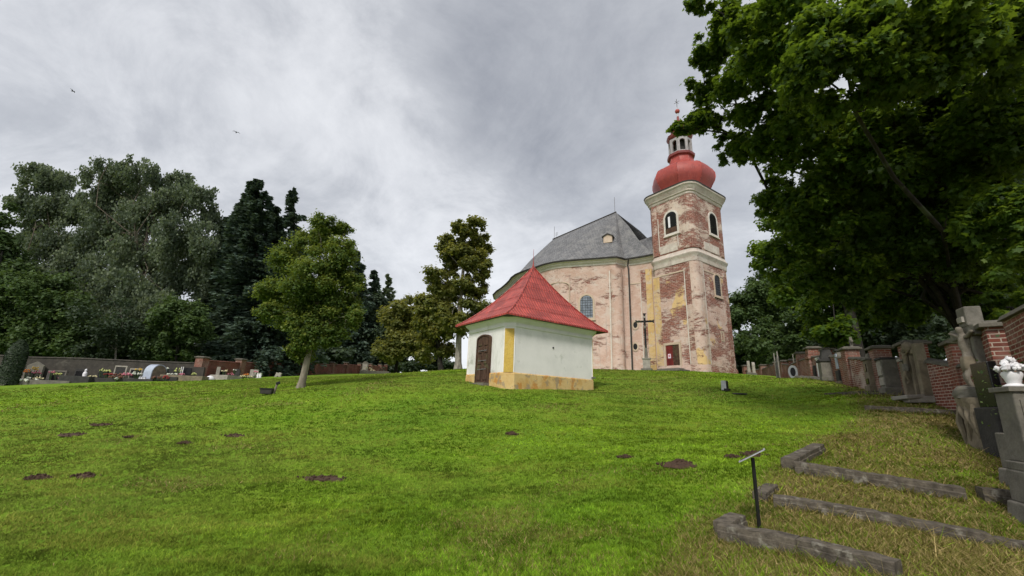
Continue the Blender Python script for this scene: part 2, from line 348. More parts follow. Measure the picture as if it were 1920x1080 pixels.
def slate_mat():
    m, nt, out = new_mat('grey_slate'); k = NB(nt); v = k.coord(); uv = k.coord('UV')
    bc, bf = k.brick(uv, (0.20, 0.20, 0.205), (0.125, 0.126, 0.13), (0.05, 0.05, 0.052), 0.45, 0.30, 0.03)
    n = k.noise(v, 0.8, 6, 0.65); n2 = k.noise(k.mapping(uv, (1, 5, 1)), 1.2, 5, 0.7)
    c = k.mix(k.step(n, 0.45, 0.7, 0, 0.55), bc, (0.27, 0.262, 0.25))
    c = k.mix(k.step(n2, 0.58, 0.72, 0, 0.65), c, (0.075, 0.075, 0.08))
    k.bsdf(out, c, 0.65, nrm=k.bump(k.math('ADD', k.math('MULTIPLY', bf, -1), n2), 0.6, 0.03)); return m
M['slate'] = slate_mat()
def red_roof_mat(name, c1, c2, rib, dents=0.5, worn=0.3):
    m, nt, out = new_mat(name); k = NB(nt); v = k.coord(); uv = k.coord('UV')
    n = k.noise(v, 2.2, 6, 0.65); n2 = k.noise(k.mapping(uv, (6, 0.8, 1)), 1.5, 5, 0.65)
    c = k.mix(k.step(n, 0.35, 0.68), c1, c2)
    c = k.mix(k.step(n2, 0.56, 0.74, 0, worn), c, (0.46, 0.22, 0.19))
    c = k.mix(k.step(k.noise(v, 5, 5, 0.7), 0.62, 0.72, 0, 0.5), c, (0.12, 0.03, 0.025))
    h = n
    if rib:
        sc_, sf_ = k.brick(uv, (1.25, 1.25, 1.25), (0.72, 0.72, 0.72), (0.45, 0.45, 0.45), 0.42, 0.42, 0.012); c = k.mix(1.0, c, sc_, 'MULTIPLY')
        wv = k.N.new('ShaderNodeTexWave'); wv.wave_type = 'BANDS'; wv.bands_direction = 'X'; wv.inputs['Scale'].default_value = rib
        wv.inputs['Distortion'].default_value = 0.0; k.put(uv, wv.inputs['Vector'])
        h = k.math('ADD', k.math('MULTIPLY', wv.outputs['Fac'], 1.2), k.math('MULTIPLY', n, 0.5))
        c = k.mix(k.step(wv.outputs['Fac'], 0.0, 0.42, 0.75, 0.0), c, (0.12, 0.02, 0.018))  # shade of the rib valleys put into the colour, bump alone is faint
    k.bsdf(out, c, 0.48, nrm=k.bump(h, 0.6, 0.02), spec=0.4); return m
M['red_roof'] = red_roof_mat('red_sheet_roof', (0.46, 0.078, 0.058), (0.35, 0.052, 0.042), 1.9)
M['dull_red'] = red_roof_mat('dull_red_metal', (0.22, 0.045, 0.04), (0.16, 0.036, 0.034), 0, worn=0.2)
M['grey_wash'] = stone_mat('greyed_whitewash', (0.40, 0.38, 0.38), (0.30, 0.28, 0.28), (0.20, 0.18, 0.17), 2, 0.3)
M['red_dome'] = red_roof_mat('red_dome_metal', (0.35, 0.060, 0.046), (0.27, 0.045, 0.038), 0, worn=0.55)
def chapel_wall():
    m, nt, out = new_mat('white_limewash'); k = NB(nt); v = k.coord()
    n = k.noise(v, 1.3, 5, 0.6); n2 = k.noise(v, 5, 6, 0.7)
    c = k.mix(k.step(n, 0.35, 0.7), (0.76, 0.745, 0.725), (0.69, 0.68, 0.66))
    sep = k.N.new('ShaderNodeSeparateXYZ'); k.put(v, sep.inputs[0])
    st = k.math('MULTIPLY', k.step(k.noise(v, 1.1, 5, 0.65), 0.56, 0.68), k.step(sep.outputs[2], 0.7, 2.6, 0.75, 0.15))
    c = k.mix(st, c, (0.34, 0.36, 0.30))
    sp = k.step(n2, 0.70, 0.74, 0, 0.5)
    c = k.mix(k.step(k.noise(k.mapping(v, (1, 1, 0.35), (4, 4, 0)), 1.4, 7, 0.7, 0.4), 0.58, 0.66, 0, 0.32), k.mix(sp, c, (0.42, 0.42, 0.37)), (0.44, 0.44, 0.38))
    k.bsdf(out, c, 0.95, nrm=k.bump(n2, 0.25, 0.01), spec=0.1); return m
M['limewash'] = chapel_wall()
M['chapel_yellow'] = stone_mat('yellow_ochre_wash', (0.60, 0.42, 0.10), (0.52, 0.34, 0.07), (0.60, 0.50, 0.26), 3, 0.3)
def plinth_mat():
    m, nt, out = new_mat('worn_ochre_plinth'); k = NB(nt); v = k.coord()
    n = k.noise(v, 1.6, 6, 0.65, 0.4); n2 = k.noise(v, 2.3, 6, 0.7, 0.5)
    c = k.mix(k.step(n, 0.4, 0.65), (0.60, 0.44, 0.21), (0.52, 0.33, 0.12))
    c = k.mix(k.step(n2, 0.55, 0.60, 0, 0.8), c, (0.48, 0.22, 0.055))
    c = k.mix(k.step(k.noise(v, 3.1, 6, 0.7, 0.4), 0.54, 0.60, 0, 0.75), c, (0.28, 0.23, 0.17))
    c = k.mix(k.step(k.noise(v, 8, 4, 0.7), 0.66, 0.70, 0, 0.7), c, (0.12, 0.09, 0.06))
    k.bsdf(out, c, 0.95, nrm=k.bump(n2, 0.5, 0.02), spec=0.1); return m
M['plinth'] = plinth_mat()
def ground_mat():
    m, nt, out = new_mat('lawn_ground'); k = NB(nt); v = k.coord(); dry = k.attr('dry')
    n = k.noise(v, 0.35, 5, 0.6); n2 = k.noise(v, 2.2, 6, 0.65); n3 = k.noise(v, 14, 5, 0.7)
    g = k.mix(k.step(n, 0.35, 0.65), (0.12, 0.22, 0.016), (0.175, 0.275, 0.022))
    g = k.mix(k.step(n2, 0.48, 0.72, 0, 0.6), g, (0.28, 0.31, 0.04))
    g = k.mix(k.step(n3, 0.42, 0.68, 0, 0.65), g, (0.08, 0.15, 0.012))
    d = k.mix(k.step(n2, 0.35, 0.65), (0.155, 0.13, 0.045), (0.10, 0.095, 0.028))
    d = k.mix(k.step(n3, 0.45, 0.65), d, (0.26, 0.20, 0.09))
    f = k.step(k.math('ADD', dry, k.math('MULTIPLY', k.math('SUBTRACT', n3, 0.5), 0.6)), 0.15, 0.85)
    k.bsdf(out, k.mix(f, g, d), 0.95, nrm=k.bump(k.math('ADD', n3, n2), 0.8, 0.05), spec=0.1); return m
M['ground'] = ground_mat()
def blade_mat():
    m, nt, out = new_mat('grass_blades'); k = NB(nt); c = k.attr('tint', 'Color')
    d = k.N.new('ShaderNodeBsdfDiffuse'); k.put(c, d.inputs[0])
    t = k.N.new('ShaderNodeBsdfTranslucent'); k.put(c, t.inputs[0])
    mx = k.N.new('ShaderNodeMixShader'); mx.inputs[0].default_value = 0.35
    nt.links.new(d.outputs[0], mx.inputs[1]); nt.links.new(t.outputs[0], mx.inputs[2]); nt.links.new(mx.outputs[0], out.inputs['Surface']); return m
M['blades'] = blade_mat()

# ------------------------------------------------------------------ object helpers
def tag(o, label=None, cat=None, group=None, kind=None):
    if label: o['label'] = label
    if cat: o['category'] = cat
    if group: o['group'] = group
    if kind: o['kind'] = kind
    return o
def empty(name, loc, rz=0.0, label=None, cat=None, group=None, rot=None):
    o = bpy.data.objects.new(name, None); COL.objects.link(o); o.location = loc
    o.rotation_euler = rot if rot else (0, 0, rz); o.empty_display_size = 0.3
    return tag(o, label, cat, group)

class MB:
    def __init__(s): s.v = []; s.f = []; s.m = []; s.uv = None
    def add(s, verts, faces, mat=0):
        b = len(s.v); s.v += [tuple(p) for p in verts]
        for f in faces: s.f.append([b + i for i in f]); s.m.append(mat)
        return s
    def box(s, c, size, rz=0.0, mat=0, tilt=None, taper=1.0):
        x, y, z = (k / 2 for k in size)
        R = Euler(tilt if tilt else (0, 0, rz)).to_matrix(); c = Vector(c)
        pts = [c + R @ Vector((sx * x * (taper if sz > 0 else 1), sy * y * (taper if sz > 0 else 1), sz * z)) for sz in (-1, 1) for sy in (-1, 1) for sx in (-1, 1)]
        return s.add(pts, [(0, 2, 3, 1), (4, 5, 7, 6), (0, 1, 5, 4), (2, 6, 7, 3), (0, 4, 6, 2), (1, 3, 7, 5)], mat)
    def loft(s, rings, cap0=True, cap1=True, closed=True, mat=0):
        n = len(rings[0]); b = len(s.v)
        for r in rings: s.v += [tuple(p) for p in r]
        for i in range(len(rings) - 1):
            for j in range(n if closed else n - 1):
                k = (j + 1) % n
                s.f.append([b + i * n + j, b + i * n + k, b + (i + 1) * n + k, b + (i + 1) * n + j]); s.m.append(mat)
        if cap0: s.f.append([b + j for j in range(n)][::-1]); s.m.append(mat)
        if cap1: s.f.append([b + (len(rings) - 1) * n + j for j in range(n)]); s.m.append(mat)
        return s
    def lathe(s, prof, n=16, c=(0, 0, 0), rot0=0.0, mat=0):
        c = Vector(c)
        return s.loft([[c + Vector((r * math.cos(rot0 + 2 * math.pi * j / n), r * math.sin(rot0 + 2 * math.pi * j / n), z)) for j in range(n)] for r, z in prof], mat=mat)
    def tube(s, pts, rad, n=6, mat=0):
        pts = [Vector(p) for p in pts]
        if isinstance(rad, (int, float)): rad = [rad] * len(pts)
        rings = []
        for i, p in enumerate(pts):
            t = (pts[min(i + 1, len(pts) - 1)] - pts[max(i - 1, 0)])
            if t.length < 1e-6: t = Vector((0, 0, 1))
            t.normalize(); a = Vector((1, 0, 0)) if abs(t.x) < 0.7 else Vector((0, 1, 0))
            u = t.cross(a).normalized(); w = t.cross(u)
            rings.append([p + (u * math.cos(2 * math.pi * j / n) + w * math.sin(2 * math.pi * j / n)) * rad[i] for j in range(n)])
        return s.loft(rings, mat=mat)
    def prism(s, loops, depth, mtx=None, mat=0):
        """2-D outline (x,z) with holes, extruded along +y by depth"""
        mtx = mtx or Matrix.Identity(4)
        polys = [[Vector((p[0], p[1], 0)) for p in L] for L in loops]
        flat = [p for L in polys for p in L]; tris = tessellate_polygon(polys)
        b = len(s.v); n = len(flat)
        for y in (0.0, depth): s.v += [tuple(mtx @ Vector((p.x, y, p.y))) for p in flat]
        for t in tris:
            a = flat[t[0]]; q = flat[t[1]]; r = flat[t[2]]
            ccw = (q.x - a.x) * (r.y - a.y) - (q.y - a.y) * (r.x - a.x) > 0
            t = list(t) if ccw else list(t)[::-1]
            s.f.append([b + i for i in t]); s.m.append(mat)
            s.f.append([b + n + i for i in t[::-1]]); s.m.append(mat)
        o = 0
        for L in polys:
            k = len(L)
            for i in range(k):
                j = (i + 1) % k
                s.f.append([b + o + i, b + n + o + i, b + n + o + j, b + o + j]); s.m.append(mat)
            o += k
        return s
    def blob(s, c, r, seed=0, rough=0.2, seg=8, ring=6, mat=0):
        rnd = random.Random(seed); c = Vector(c); rr = r if isinstance(r, tuple) else (r, r, r)
        rings = []
        for i in range(ring + 1):
            t = math.pi * (0.02 + 0.96 * i / ring)
            rings.append([c + Vector((rr[0] * math.sin(t) * math.cos(2 * math.pi * j / seg), rr[1] * math.sin(t) * math.sin(2 * math.pi * j / seg), -rr[2] * math.cos(t))) * (1 + rnd.uniform(-rough, rough)) - c * 0 if False else
                          c + Vector((rr[0] * math.sin(t) * math.cos(2 * math.pi * j / seg), rr[1] * math.sin(t) * math.sin(2 * math.pi * j / seg), -rr[2] * math.cos(t))) * (1 + rnd.uniform(-rough, rough)) for j in range(seg)])
        return s.loft(rings, mat=mat)
    def build(s, name, mat, parent=None, smooth=None, bevel=0.0, uv=True):
        me = bpy.data.meshes.new(name); me.from_pydata(s.v, [], s.f)
        import bmesh
        bm = bmesh.new(); bm.from_mesh(me); bmesh.ops.recalc_face_normals(bm, faces=bm.faces); bm.to_mesh(me); bm.free()
        for mm in (mat if isinstance(mat, (list, tuple)) else [mat]): me.materials.append(M[mm] if isinstance(mm, str) else mm)
        if isinstance(mat, (list, tuple)): me.polygons.foreach_set('material_index', s.m)
        if uv:
            L = me.uv_layers.new(name='UVMap'); arr = np.zeros((len(me.loops), 2))
            for p in me.polygons:
                nn = p.normal
                if s.uv is not None:
                    for li in p.loop_indices: arr[li] = s.uv[me.loops[li].vertex_index]
                    continue
                if abs(nn.z) > 0.75: t = Vector((1, 0, 0)); w = Vector((0, 1, 0))
                else: t = Vector((-nn.y, nn.x, 0)).normalized(); w = Vector((0, 0, 1))
                for li in p.loop_indices:
                    co = me.vertices[me.loops[li].vertex_index].co; arr[li] = (co.dot(t), co.dot(w))
            L.data.foreach_set('uv', arr.ravel())
        if smooth:
            me.polygons.foreach_set('use_smooth', [True] * len(me.polygons)); me.set_sharp_from_angle(angle=math.radians(smooth))
        o = bpy.data.objects.new(name, me); COL.objects.link(o)
        if parent: o.parent = parent
        if bevel:
            b = o.modifiers.new('bevel', 'BEVEL'); b.width = bevel; b.segments = 2; b.limit_method = 'ANGLE'
        return o

def fast_mesh(name, verts, k, mat, tint=None, parent=None):
    """N polygons of k vertices each, no shared vertices"""
    n = len(verts) // k; me = bpy.data.meshes.new(name)
    me.vertices.add(n * k); me.vertices.foreach_set('co', np.ascontiguousarray(verts, dtype=np.float32).ravel())
    me.loops.add(n * k); me.loops.foreach_set('vertex_index', np.arange(n * k, dtype=np.int32))
    me.polygons.add(n); me.polygons.foreach_set('loop_start', np.arange(0, n * k, k, dtype=np.int32))
    me.polygons.foreach_set('loop_total', np.full(n, k, dtype=np.int32))
    me.update(calc_edges=True)
    if tint is not None:
        if tint.ndim == 1:
            a = me.attributes.new('tint', 'FLOAT', 'POINT'); a.data.foreach_set('value', np.repeat(tint, k).astype(np.float32))
        else:
            a = me.attributes.new('tint', 'FLOAT_COLOR', 'POINT')
            a.data.foreach_set('color', np.ascontiguousarray(tint, dtype=np.float32).ravel())
    me.materials.append(M[mat]); o = bpy.data.objects.new(name, me); COL.objects.link(o)
    if parent: o.parent = parent
    return o

def arch(w, h, n=10, seg=False, x0=0.0, z0=0.0):
    """outline (x,z) of an opening w wide, h tall with a round (or segmental) head"""
    r = w / 2; pts = [(-r, 0), (r, 0)]
    rise = r if not seg else seg
    for i in range(n + 1):
        t = math.pi * i / n; pts.append((r * math.cos(t), h - rise + rise * math.sin(t)))
    return [(x0 + p[0], z0 + p[1]) for p in pts]

# ------------------------------------------------------------------ ground sheet
def build_ground():
    def axis(lo, hi, c, n, k):
        t = np.linspace(math.asinh((lo - c) / k), math.asinh((hi - c) / k), n); return c + k * np.sinh(t)
    xs = axis(-2500, 2500, 2, 240, 9); ys = axis(-60, 3500, 7, 260, 8)
    X, Y = np.meshgrid(xs, ys); Z = gz_arr(X.ravel(), Y.ravel())
    bump = (fbm(X.ravel() * 0.8, Y.ravel() * 0.8, 3) - 0.5) * 0.07 * np.clip(1 - np.hypot(X.ravel(), Y.ravel()) / 60, 0, 1)
    co = np.column_stack([X.ravel(), Y.ravel(), Z + bump - 0.01]); nx, ny = len(xs), len(ys)
    me = bpy.data.meshes.new('ground'); me.vertices.add(len(co)); me.vertices.foreach_set('co', co.astype(np.float32).ravel())
    j, i = np.meshgrid(np.arange(ny - 1), np.arange(nx - 1), indexing='ij'); a = (j * nx + i).ravel()
    q = np.column_stack([a, a + 1, a + nx + 1, a + nx]).astype(np.int32)
    me.loops.add(q.size); me.loops.foreach_set('vertex_index', q.ravel()); me.polygons.add(len(q))
    me.polygons.foreach_set('loop_start', np.arange(0, q.size, 4, dtype=np.int32)); me.polygons.foreach_set('loop_total', np.full(len(q), 4, dtype=np.int32))
    me.update(calc_edges=True); me.polygons.foreach_set('use_smooth', [True] * len(q))
    at_ = me.attributes.new('dry', 'FLOAT', 'POINT'); at_.data.foreach_set('value', dryness(co[:, 0], co[:, 1]).astype(np.float32))
    me.materials.append(M['ground']); o = bpy.data.objects.new('ground', me); COL.objects.link(o)
    tag(o, 'green sloping churchyard lawn rising to the church', 'lawn', kind='structure')
build_ground()

# ------------------------------------------------------------------ church
AZ = math.radians(35.4)                 # local +X runs right and away, local +Y runs left and away
CHZ = 5.54
church = empty('church', (19.04, 42.0, CHZ), AZ, 'baroque church with peeling pink plaster, slate roof and red onion dome tower', 'church')
CM = Matrix.Translation(church.location) @ Euler((0, 0, AZ)).to_matrix().to_4x4(); CI = CM.inverted()
def clocal(px, py, p0, nrm):
    """where the sight line through a pixel meets a wall plane of the church (local coordinates)"""
    o = CI @ EYE; d = CI.to_3x3() @ ray(px, py); t = (Vector(p0) - o).dot(Vector(nrm)) / d.dot(Vector(nrm)); return o + d * t
def rrect(x0, x1, y0, y1, r, n=5):
    out = []
    for cx, cy, a0 in ((x1 - r, y1 - r, 0), (x0 + r, y1 - r, 90), (x0 + r, y0 + r, 180), (x1 - r, y0 + r, 270)):
        for i in range(n + 1):
            a = math.radians(a0 + 90 * i / n); out.append((cx + r * math.cos(a), cy + r * math.sin(a)))
    return out
TX, TY = 6.6, 5.4
def tring(off, z, r): return [(x, y, z) for x, y in rrect(-off, TX + off, -off, TY + off, r)]
def tower_stack(prof, name, mat, parent=church, cap=True):
    mb = MB().loft([tring(o, z, r) for o, z, r in prof], cap, cap); return mb.build(name, mat, parent, smooth=40)
tower_stack([(0.22, -1.6, 0.8), (0.16, 0.55, 0.75), (0.04, 0.8, 0.7), (0.0, 11.9, 0.7)], 'tower_shaft', 'tower', cap=False)
tower_stack([(0.06, 11.6, .7), (0.10, 11.9, .75), (0.10, 12.15, .75), (0.22, 12.32, .85), (0.26, 12.50, .85), (0.12, 12.7, .8), (0.0, 13.05, .7)], 'string_course', 'band')
tower_stack([(0.02, 13.0, 0.7), (0.06, 19.45, 0.7)], 'belfry', 'belfry', cap=False)
tower_stack([(0.07, 19.3, .72), (0.15, 19.38, .75), (0.17, 19.6, .8), (0.28, 19.68, .85), (0.31, 19.85, .95), (0.50, 20.05, 1.15), (0.56, 20.25, 1.2), (0.66, 20.32, 1.3), (0.68, 20.5, 1.3)], 'tower_cornice', 'band')
tower_stack([(0.72, 20.503, 1.35), (0.74, 20.62, 1.35), (0.1, 21.0, 1.3), (-0.6, 21.45, 1.4)], 'cornice_roof', 'slate_dark')
DC = (TX / 2, TY / 2)
dome = MB()
prof = [(3.0, 20.9), (2.95, 21.3), (3.15, 21.75), (3.45, 22.25), (3.58, 22.75), (3.55, 23.3), (3.28, 23.85), (2.75, 24.25), (2.1, 24.55), (1.68, 24.9), (1.45, 25.35), (1.34, 25.85), (1.34, 26.2)]
def octring(r, z, n=4, k=0.03):
    out = []
    for s in range(8):
        a0 = math.pi / 8 + s * math.pi / 4; a1 = a0 + math.pi / 4
        p0 = Vector((math.cos(a0), math.sin(a0), 0)); p1 = Vector((math.cos(a1), math.sin(a1), 0))
        for i in range(n):
            t = i / n; p = p0.lerp(p1, t) * (1 + k * math.sin(math.pi * t)); out.append((DC[0] + p.x * r * 1.0, DC[1] + p.y * r * 1.0, z))
    return out
dome.loft([octring(r, z) for r, z in prof]); dm = dome.build('onion_dome', 'red_dome', church, smooth=25)
seam = MB()
for s in range(8):
    a0 = math.pi / 8 + s * math.pi / 4
    seam.tube([(DC[0] + math.cos(a0) * r * 1.004, DC[1] + math.sin(a0) * r * 1.004, z) for r, z in prof], 0.035, 5)
seam.build('dome_seam', 'red_roof', dm)
lan = empty('lantern', (0, 0, 0)); lan.parent = church
MB().loft([octring(r, z) for r, z in [(1.36, 26.0), (1.60, 26.1), (1.64, 26.38), (1.30, 26.5)]]).build('lantern_base', 'dull_red', lan)
lp = MB(); R0 = 1.22; pw = 2 * R0 * math.tan(math.pi / 8)
for s in range(8):
    a = s * math.pi / 4
    mt = Matrix.Translation((DC[0], DC[1], 26.5)) @ Matrix.Rotation(a + math.pi / 2, 4, 'Z') @ Matrix.Translation((0, -R0, 0))
    lp.prism([[(-pw / 2, 0), (pw / 2, 0), (pw / 2, 2.05), (-pw / 2, 2.05)], arch(pw * 0.60, 1.55, 8, z0=0.2)], 0.2, mt)
    for sx in (-1, 1): lp.prism([[(sx * pw * 0.42 - 0.10, 0.02), (sx * pw * 0.42 + 0.10, 0.02), (sx * pw * 0.42 + 0.10, 2.0), (sx * pw * 0.42 - 0.10, 2.0)]], -0.06, mt)
lp.build('lantern_arcade', 'grey_wash', lan)
MB().lathe([(0.62, 26.4), (0.62, 28.6)], 10, (DC[0], DC[1], 0)).build('lantern_dark_fill', 'dark_stone', lan)  # dark cylinder added to darken the view through the lantern openings
MB().loft([octring(r, z) for r, z in [(1.25, 28.52), (1.36, 28.6), (1.52, 28.85), (1.58, 29.05), (1.2, 29.25), (0.85, 29.4), (0.78, 29.6), (1.0, 29.95), (1.02, 30.3), (0.78, 30.7), (0.42, 31.0), (0.2, 31.5), (0.13, 32.2)]]).build('lantern_cap', 'dull_red', lan, smooth=30)
MB().lathe([(0.09, 32.0), (0.05, 33.6)], 8, (DC[0], DC[1], 0)).build('spire', 'grey_metal', church)
MB().blob((DC[0], DC[1], 33.0), 0.30, 1, 0.0, 12, 8).build('ball', 'red_dome', church, smooth=60)
cr_ = MB(); cr_.box((DC[0], DC[1], 34.1), (0.05, 0.05, 1.5)); cr_.box((DC[0], DC[1], 34.35), (0.03, 0.75, 0.05)); cr_.box((DC[0], DC[1], 34.35), (0.75, 0.03, 0.045))
cr_.build('cross', 'iron', church)

def arch_window(parent, p, nrm, w, h, name='window', frame='sand', pane='glass', bars=0, fw=0.16, proud=0.10, louvre=False, sill=True):
    """arched window lying on a wall: p = foot centre on the wall (local), nrm = outward normal"""
    n = Vector((nrm[0], nrm[1], 0)).normalized(); x = Vector((-n.y, n.x, 0)); z = Vector((0, 0, 1))
    mt = Matrix((x, -n, z)).transposed().to_4x4(); mt = Matrix.Translation(Vector(p)) @ mt    # local y into the wall
    fo = MB().prism([arch(w + 2 * fw, h + 2 * fw, 14, z0=-fw), arch(w, h, 14)], proud + 0.05, mt @ Matrix.Translation((0, -proud, 0))).build(name, frame, parent)
    MB().prism([arch(w, h, 14)], 0.04, mt @ Matrix.Translation((0, -0.03, 0))).build('pane', pane, fo)
    if bars:
        b = MB(); nx, nz = bars
        for i in range(1, nx): 
            xx = -w / 2 + w * i / nx; b.box(mt @ Vector((xx, -0.05, h * 0.47)), (0.035, 0.04, h * 0.94), math.atan2(x.y, x.x))
        for i in range(1, nz):
            zz = h * i / nz; r = w / 2; hw = w if zz < h - r else 2 * math.sqrt(max(0, r * r - (zz - h + r) ** 2))
            b.box(mt @ Vector((0, -0.05, zz)), (hw, 0.035, 0.03), math.atan2(x.y, x.x))
        b.build('lead_bars', 'lead', fo)
    if louvre:
        b = MB()
        for i in range(int(h / 0.16)):
            zz = 0.08 + i * 0.16; r = w / 2; hw = w if zz < h - r else 2 * math.sqrt(max(0, r * r - (zz - h + r) ** 2))
            b.box(mt @ Vector((0, -0.05, zz)), (hw * 0.97, 0.05, 0.10), tilt=(0.5, 0, math.atan2(x.y, x.x)))
        b.build('louvres', 'cross_wood', fo)
    if sill: MB().box(mt @ Vector((0, -proud * 0.7, -fw - 0.06)), (w + 2 * fw + 0.2, proud * 1.6, 0.12), math.atan2(x.y, x.x)).build('sill', frame, fo)
    return fo, mt
FRONT = ((0, 0, 0), (-1, 0, 0)); SIDE = ((0, 0, 0), (0, -1, 0))
# belfry windows, side windows
pf = clocal(1260, 437, (-0.04, 0, 0), (1, 0, 0)); fo, mt = arch_window(church, (-0.04, pf.y, pf.z), (-1, 0, 0), 1.45, 2.55, 'belfry_window', 'trim', 'glass', louvre=True, fw=0.2)
MB().box(mt @ Vector((-0.20, -0.10, 1.35)), (0.24, 0.03, 1.3), math.radians(90)).build('sky_gap_panel', 'white', fo)  # white panel stands in for bright sky showing through the broken louvres
MB().box(mt @ Vector((0, -0.09, 0.32)), (1.42, 0.05, 0.62), math.radians(90)).build('lower_shutter', 'wood', fo)
ps = clocal(1338, 440, (0, -0.04, 0), (0, 1, 0)); arch_window(church, (ps.x, -0.04, ps.z), (0, -1, 0), 1.45, 2.55, 'belfry_window', 'trim', 'glass', louvre=True, fw=0.2)
ps = clocal(1346.5, 555, (0, 0, 0), (0, 1, 0)); arch_window(church, (ps.x, 0.0, ps.z), (0, -1, 0), 1.15, 2.35, 'arched_window', 'sand', 'glass', (4, 9), 0.15)
ps = clocal(1355, 638, (0, 0, 0), (0, 1, 0)); 
sl = MB().prism([[(-.32, -.15), (.32, -.15), (.32, .95), (-.32, .95)], [(-.16, 0), (.16, 0), (.16, .8), (-.16, .8)]], 0.09, Matrix.Translation((ps.x, -0.06, ps.z))).build('slit_window', 'sand', church)
MB().box((ps.x, 0.005, ps.z + .4), (.34, .03, .84)).build('pane', 'glass', sl)
# plaster strips and panels on the tower
def fstrip(y0, y1, z0, z1, mat, name, t=0.06, x=0.0):
    return MB().box((x - t / 2 + 0.02, (y0 + y1) / 2, (z0 + z1) / 2), (t + 0.04, abs(y1 - y0), z1 - z0)).build(name, mat, church, bevel=0.015)
def sstrip(x0, x1, z0, z1, mat, name, t=0.06, y=0.0):
    return MB().box(((x0 + x1) / 2, y - t / 2 + 0.02, (z0 + z1) / 2), (abs(x1 - x0), t + 0.04, z1 - z0)).build(name, mat, church, bevel=0.015)
fstrip(0.72, 1.30, 0.8, 11.55, 'strip', 'pilaster'); fstrip(1.32, 1.42, 0.8, 10.9, 'trim', 'panel_moulding', 0.05)
fstrip(4.45, 5.25, 0.8, 10.6, 'ochre', 'pilaster'); fstrip(0.73, 5.35, 10.62, 10.78, 'sand', 'panel_moulding', 0.05)
fstrip(0.72, 1.15, 13.1, 19.3, 'belfry', 'pilaster', 0.08, -0.05); fstrip(4.3, 4.9, 13.1, 19.3, 'strip', 'pilaster', 0.08, -0.05)
fstrip(1.75, 1.83, 13.6, 17.6, 'trim', 'panel_moulding', 0.04, -0.05); fstrip(4.12, 4.2, 13.6, 17.6, 'trim', 'panel_moulding', 0.04, -0.05)
sstrip(0.75, 1.25, 0.8, 11.55, 'corner', 'pilaster'); sstrip(1.27, 1.36, 0.8, 10.9, 'trim', 'panel_moulding', 0.05)
sstrip(5.2, 5.85, 0.8, 11.55, 'strip', 'pilaster'); sstrip(1.3, 5.2, 10.62, 10.78, 'sand', 'panel_moulding', 0.05)
sstrip(0.75, 1.2, 13.1, 19.3, 'belfry', 'pilaster', 0.08, -0.05); sstrip(5.3, 5.8, 13.1, 19.3, 'belfry', 'pilaster', 0.08, -0.05)
# arched drip moulding over the belfry windows, blank panel under them
for fn, plane in ((0, (0.1, 0, 0)), (1, (0, 0.1, 0))):
    pass
fstrip(1.9, 4.1, 13.15, 14.1, 'band', 'window_apron', 0.05, -0.03); sstrip(1.9, 4.9, 13.15, 14.1, 'band', 'window_apron', 0.05, -0.03)
MB().lathe([(0.74, -1.4), (0.70, 0.7), (0.66, 0.8), (0.66, 11.55)], 20, (0.62, 0.62, 0)).build('corner_pilaster', 'corner', church, smooth=60)
MB().lathe([(0.70, 13.05), (0.70, 19.35)], 20, (0.60, 0.60, 0)).build('corner_pilaster', 'belfry', church, smooth=60)
# door of the tower, its stone surround, notice and steps
pd = clocal(1264, 692, (0, 0, 0), (1, 0, 0)); dz = pd.z; dy = pd.y
dmt = Matrix.Translation((0, dy, dz)) @ Matrix.Rotation(math.radians(-90), 4, 'Z')
sur = MB().prism([[(-1.02, 0), (1.02, 0), (1.02, 2.75), (-1.02, 2.75)], [(-.80, -.001), (.80, -.001), (.80, 2.50), (-.80, 2.50)]], 0.2, dmt @ Matrix.Translation((0, -0.13, 0))).build('door_surround', 'sand', church, bevel=0.02)
dr = empty('door', (0, 0, 0)); dr.parent = church
for sx, mt_ in ((1, 'wood'), (-1, 'red_door')):
    mb = MB(); mb.prism([[(sx * .395 - .39, 0.03), (sx * .395 + .39, 0.03), (sx * .395 + .39, 2.49), (sx * .395 - .39, 2.49)]], 0.05, dmt @ Matrix.Translation((0, -0.05, 0)))
    for i in range(9):
        z0 = 0.15 + i * 0.26
        mb.prism([[(sx * .03, z0), (sx * .03 + sx * .70, z0 + (.22 if sx > 0 else -.0)), (sx * .03 + sx * .70, z0 + (.24 if sx > 0 else 0) + .03), (sx * .03, z0 + .03)][::sx]], 0.02, dmt @ Matrix.Translation((0, -0.062, 0)))
    mb.build('door_leaf', mt_, dr)
MB().box(dmt @ Vector((0.05, -0.09, 1.15)), (0.05, 0.16, 0.05)).build('handle', 'iron', dr)
stp = MB(); stp.box(dmt @ Vector((0, -0.55, -0.10)), (1.1, 2.6, 0.2)); stp.box(dmt @ Vector((0, -0.95, -0.28)), (1.9, 3.8, 0.18)); stp.build('doorstep', 'stone', church, bevel=0.02)
nt_ = MB().box((0, 0, 0), (0.012, 0.34, 0.46)).build('notice', 'paper'); nt_.location = CM @ (dmt @ Vector((-0.40, -0.085, 1.35))); nt_.rotation_euler = (0, 0, AZ)
MB().box((-0.008, 0, 0.02), (0.006, 0.18, 0.24)).build('printed_block', 'flowers_pink', nt_)
tag(nt_, 'white paper notice pinned on the red church door leaf', 'notice')

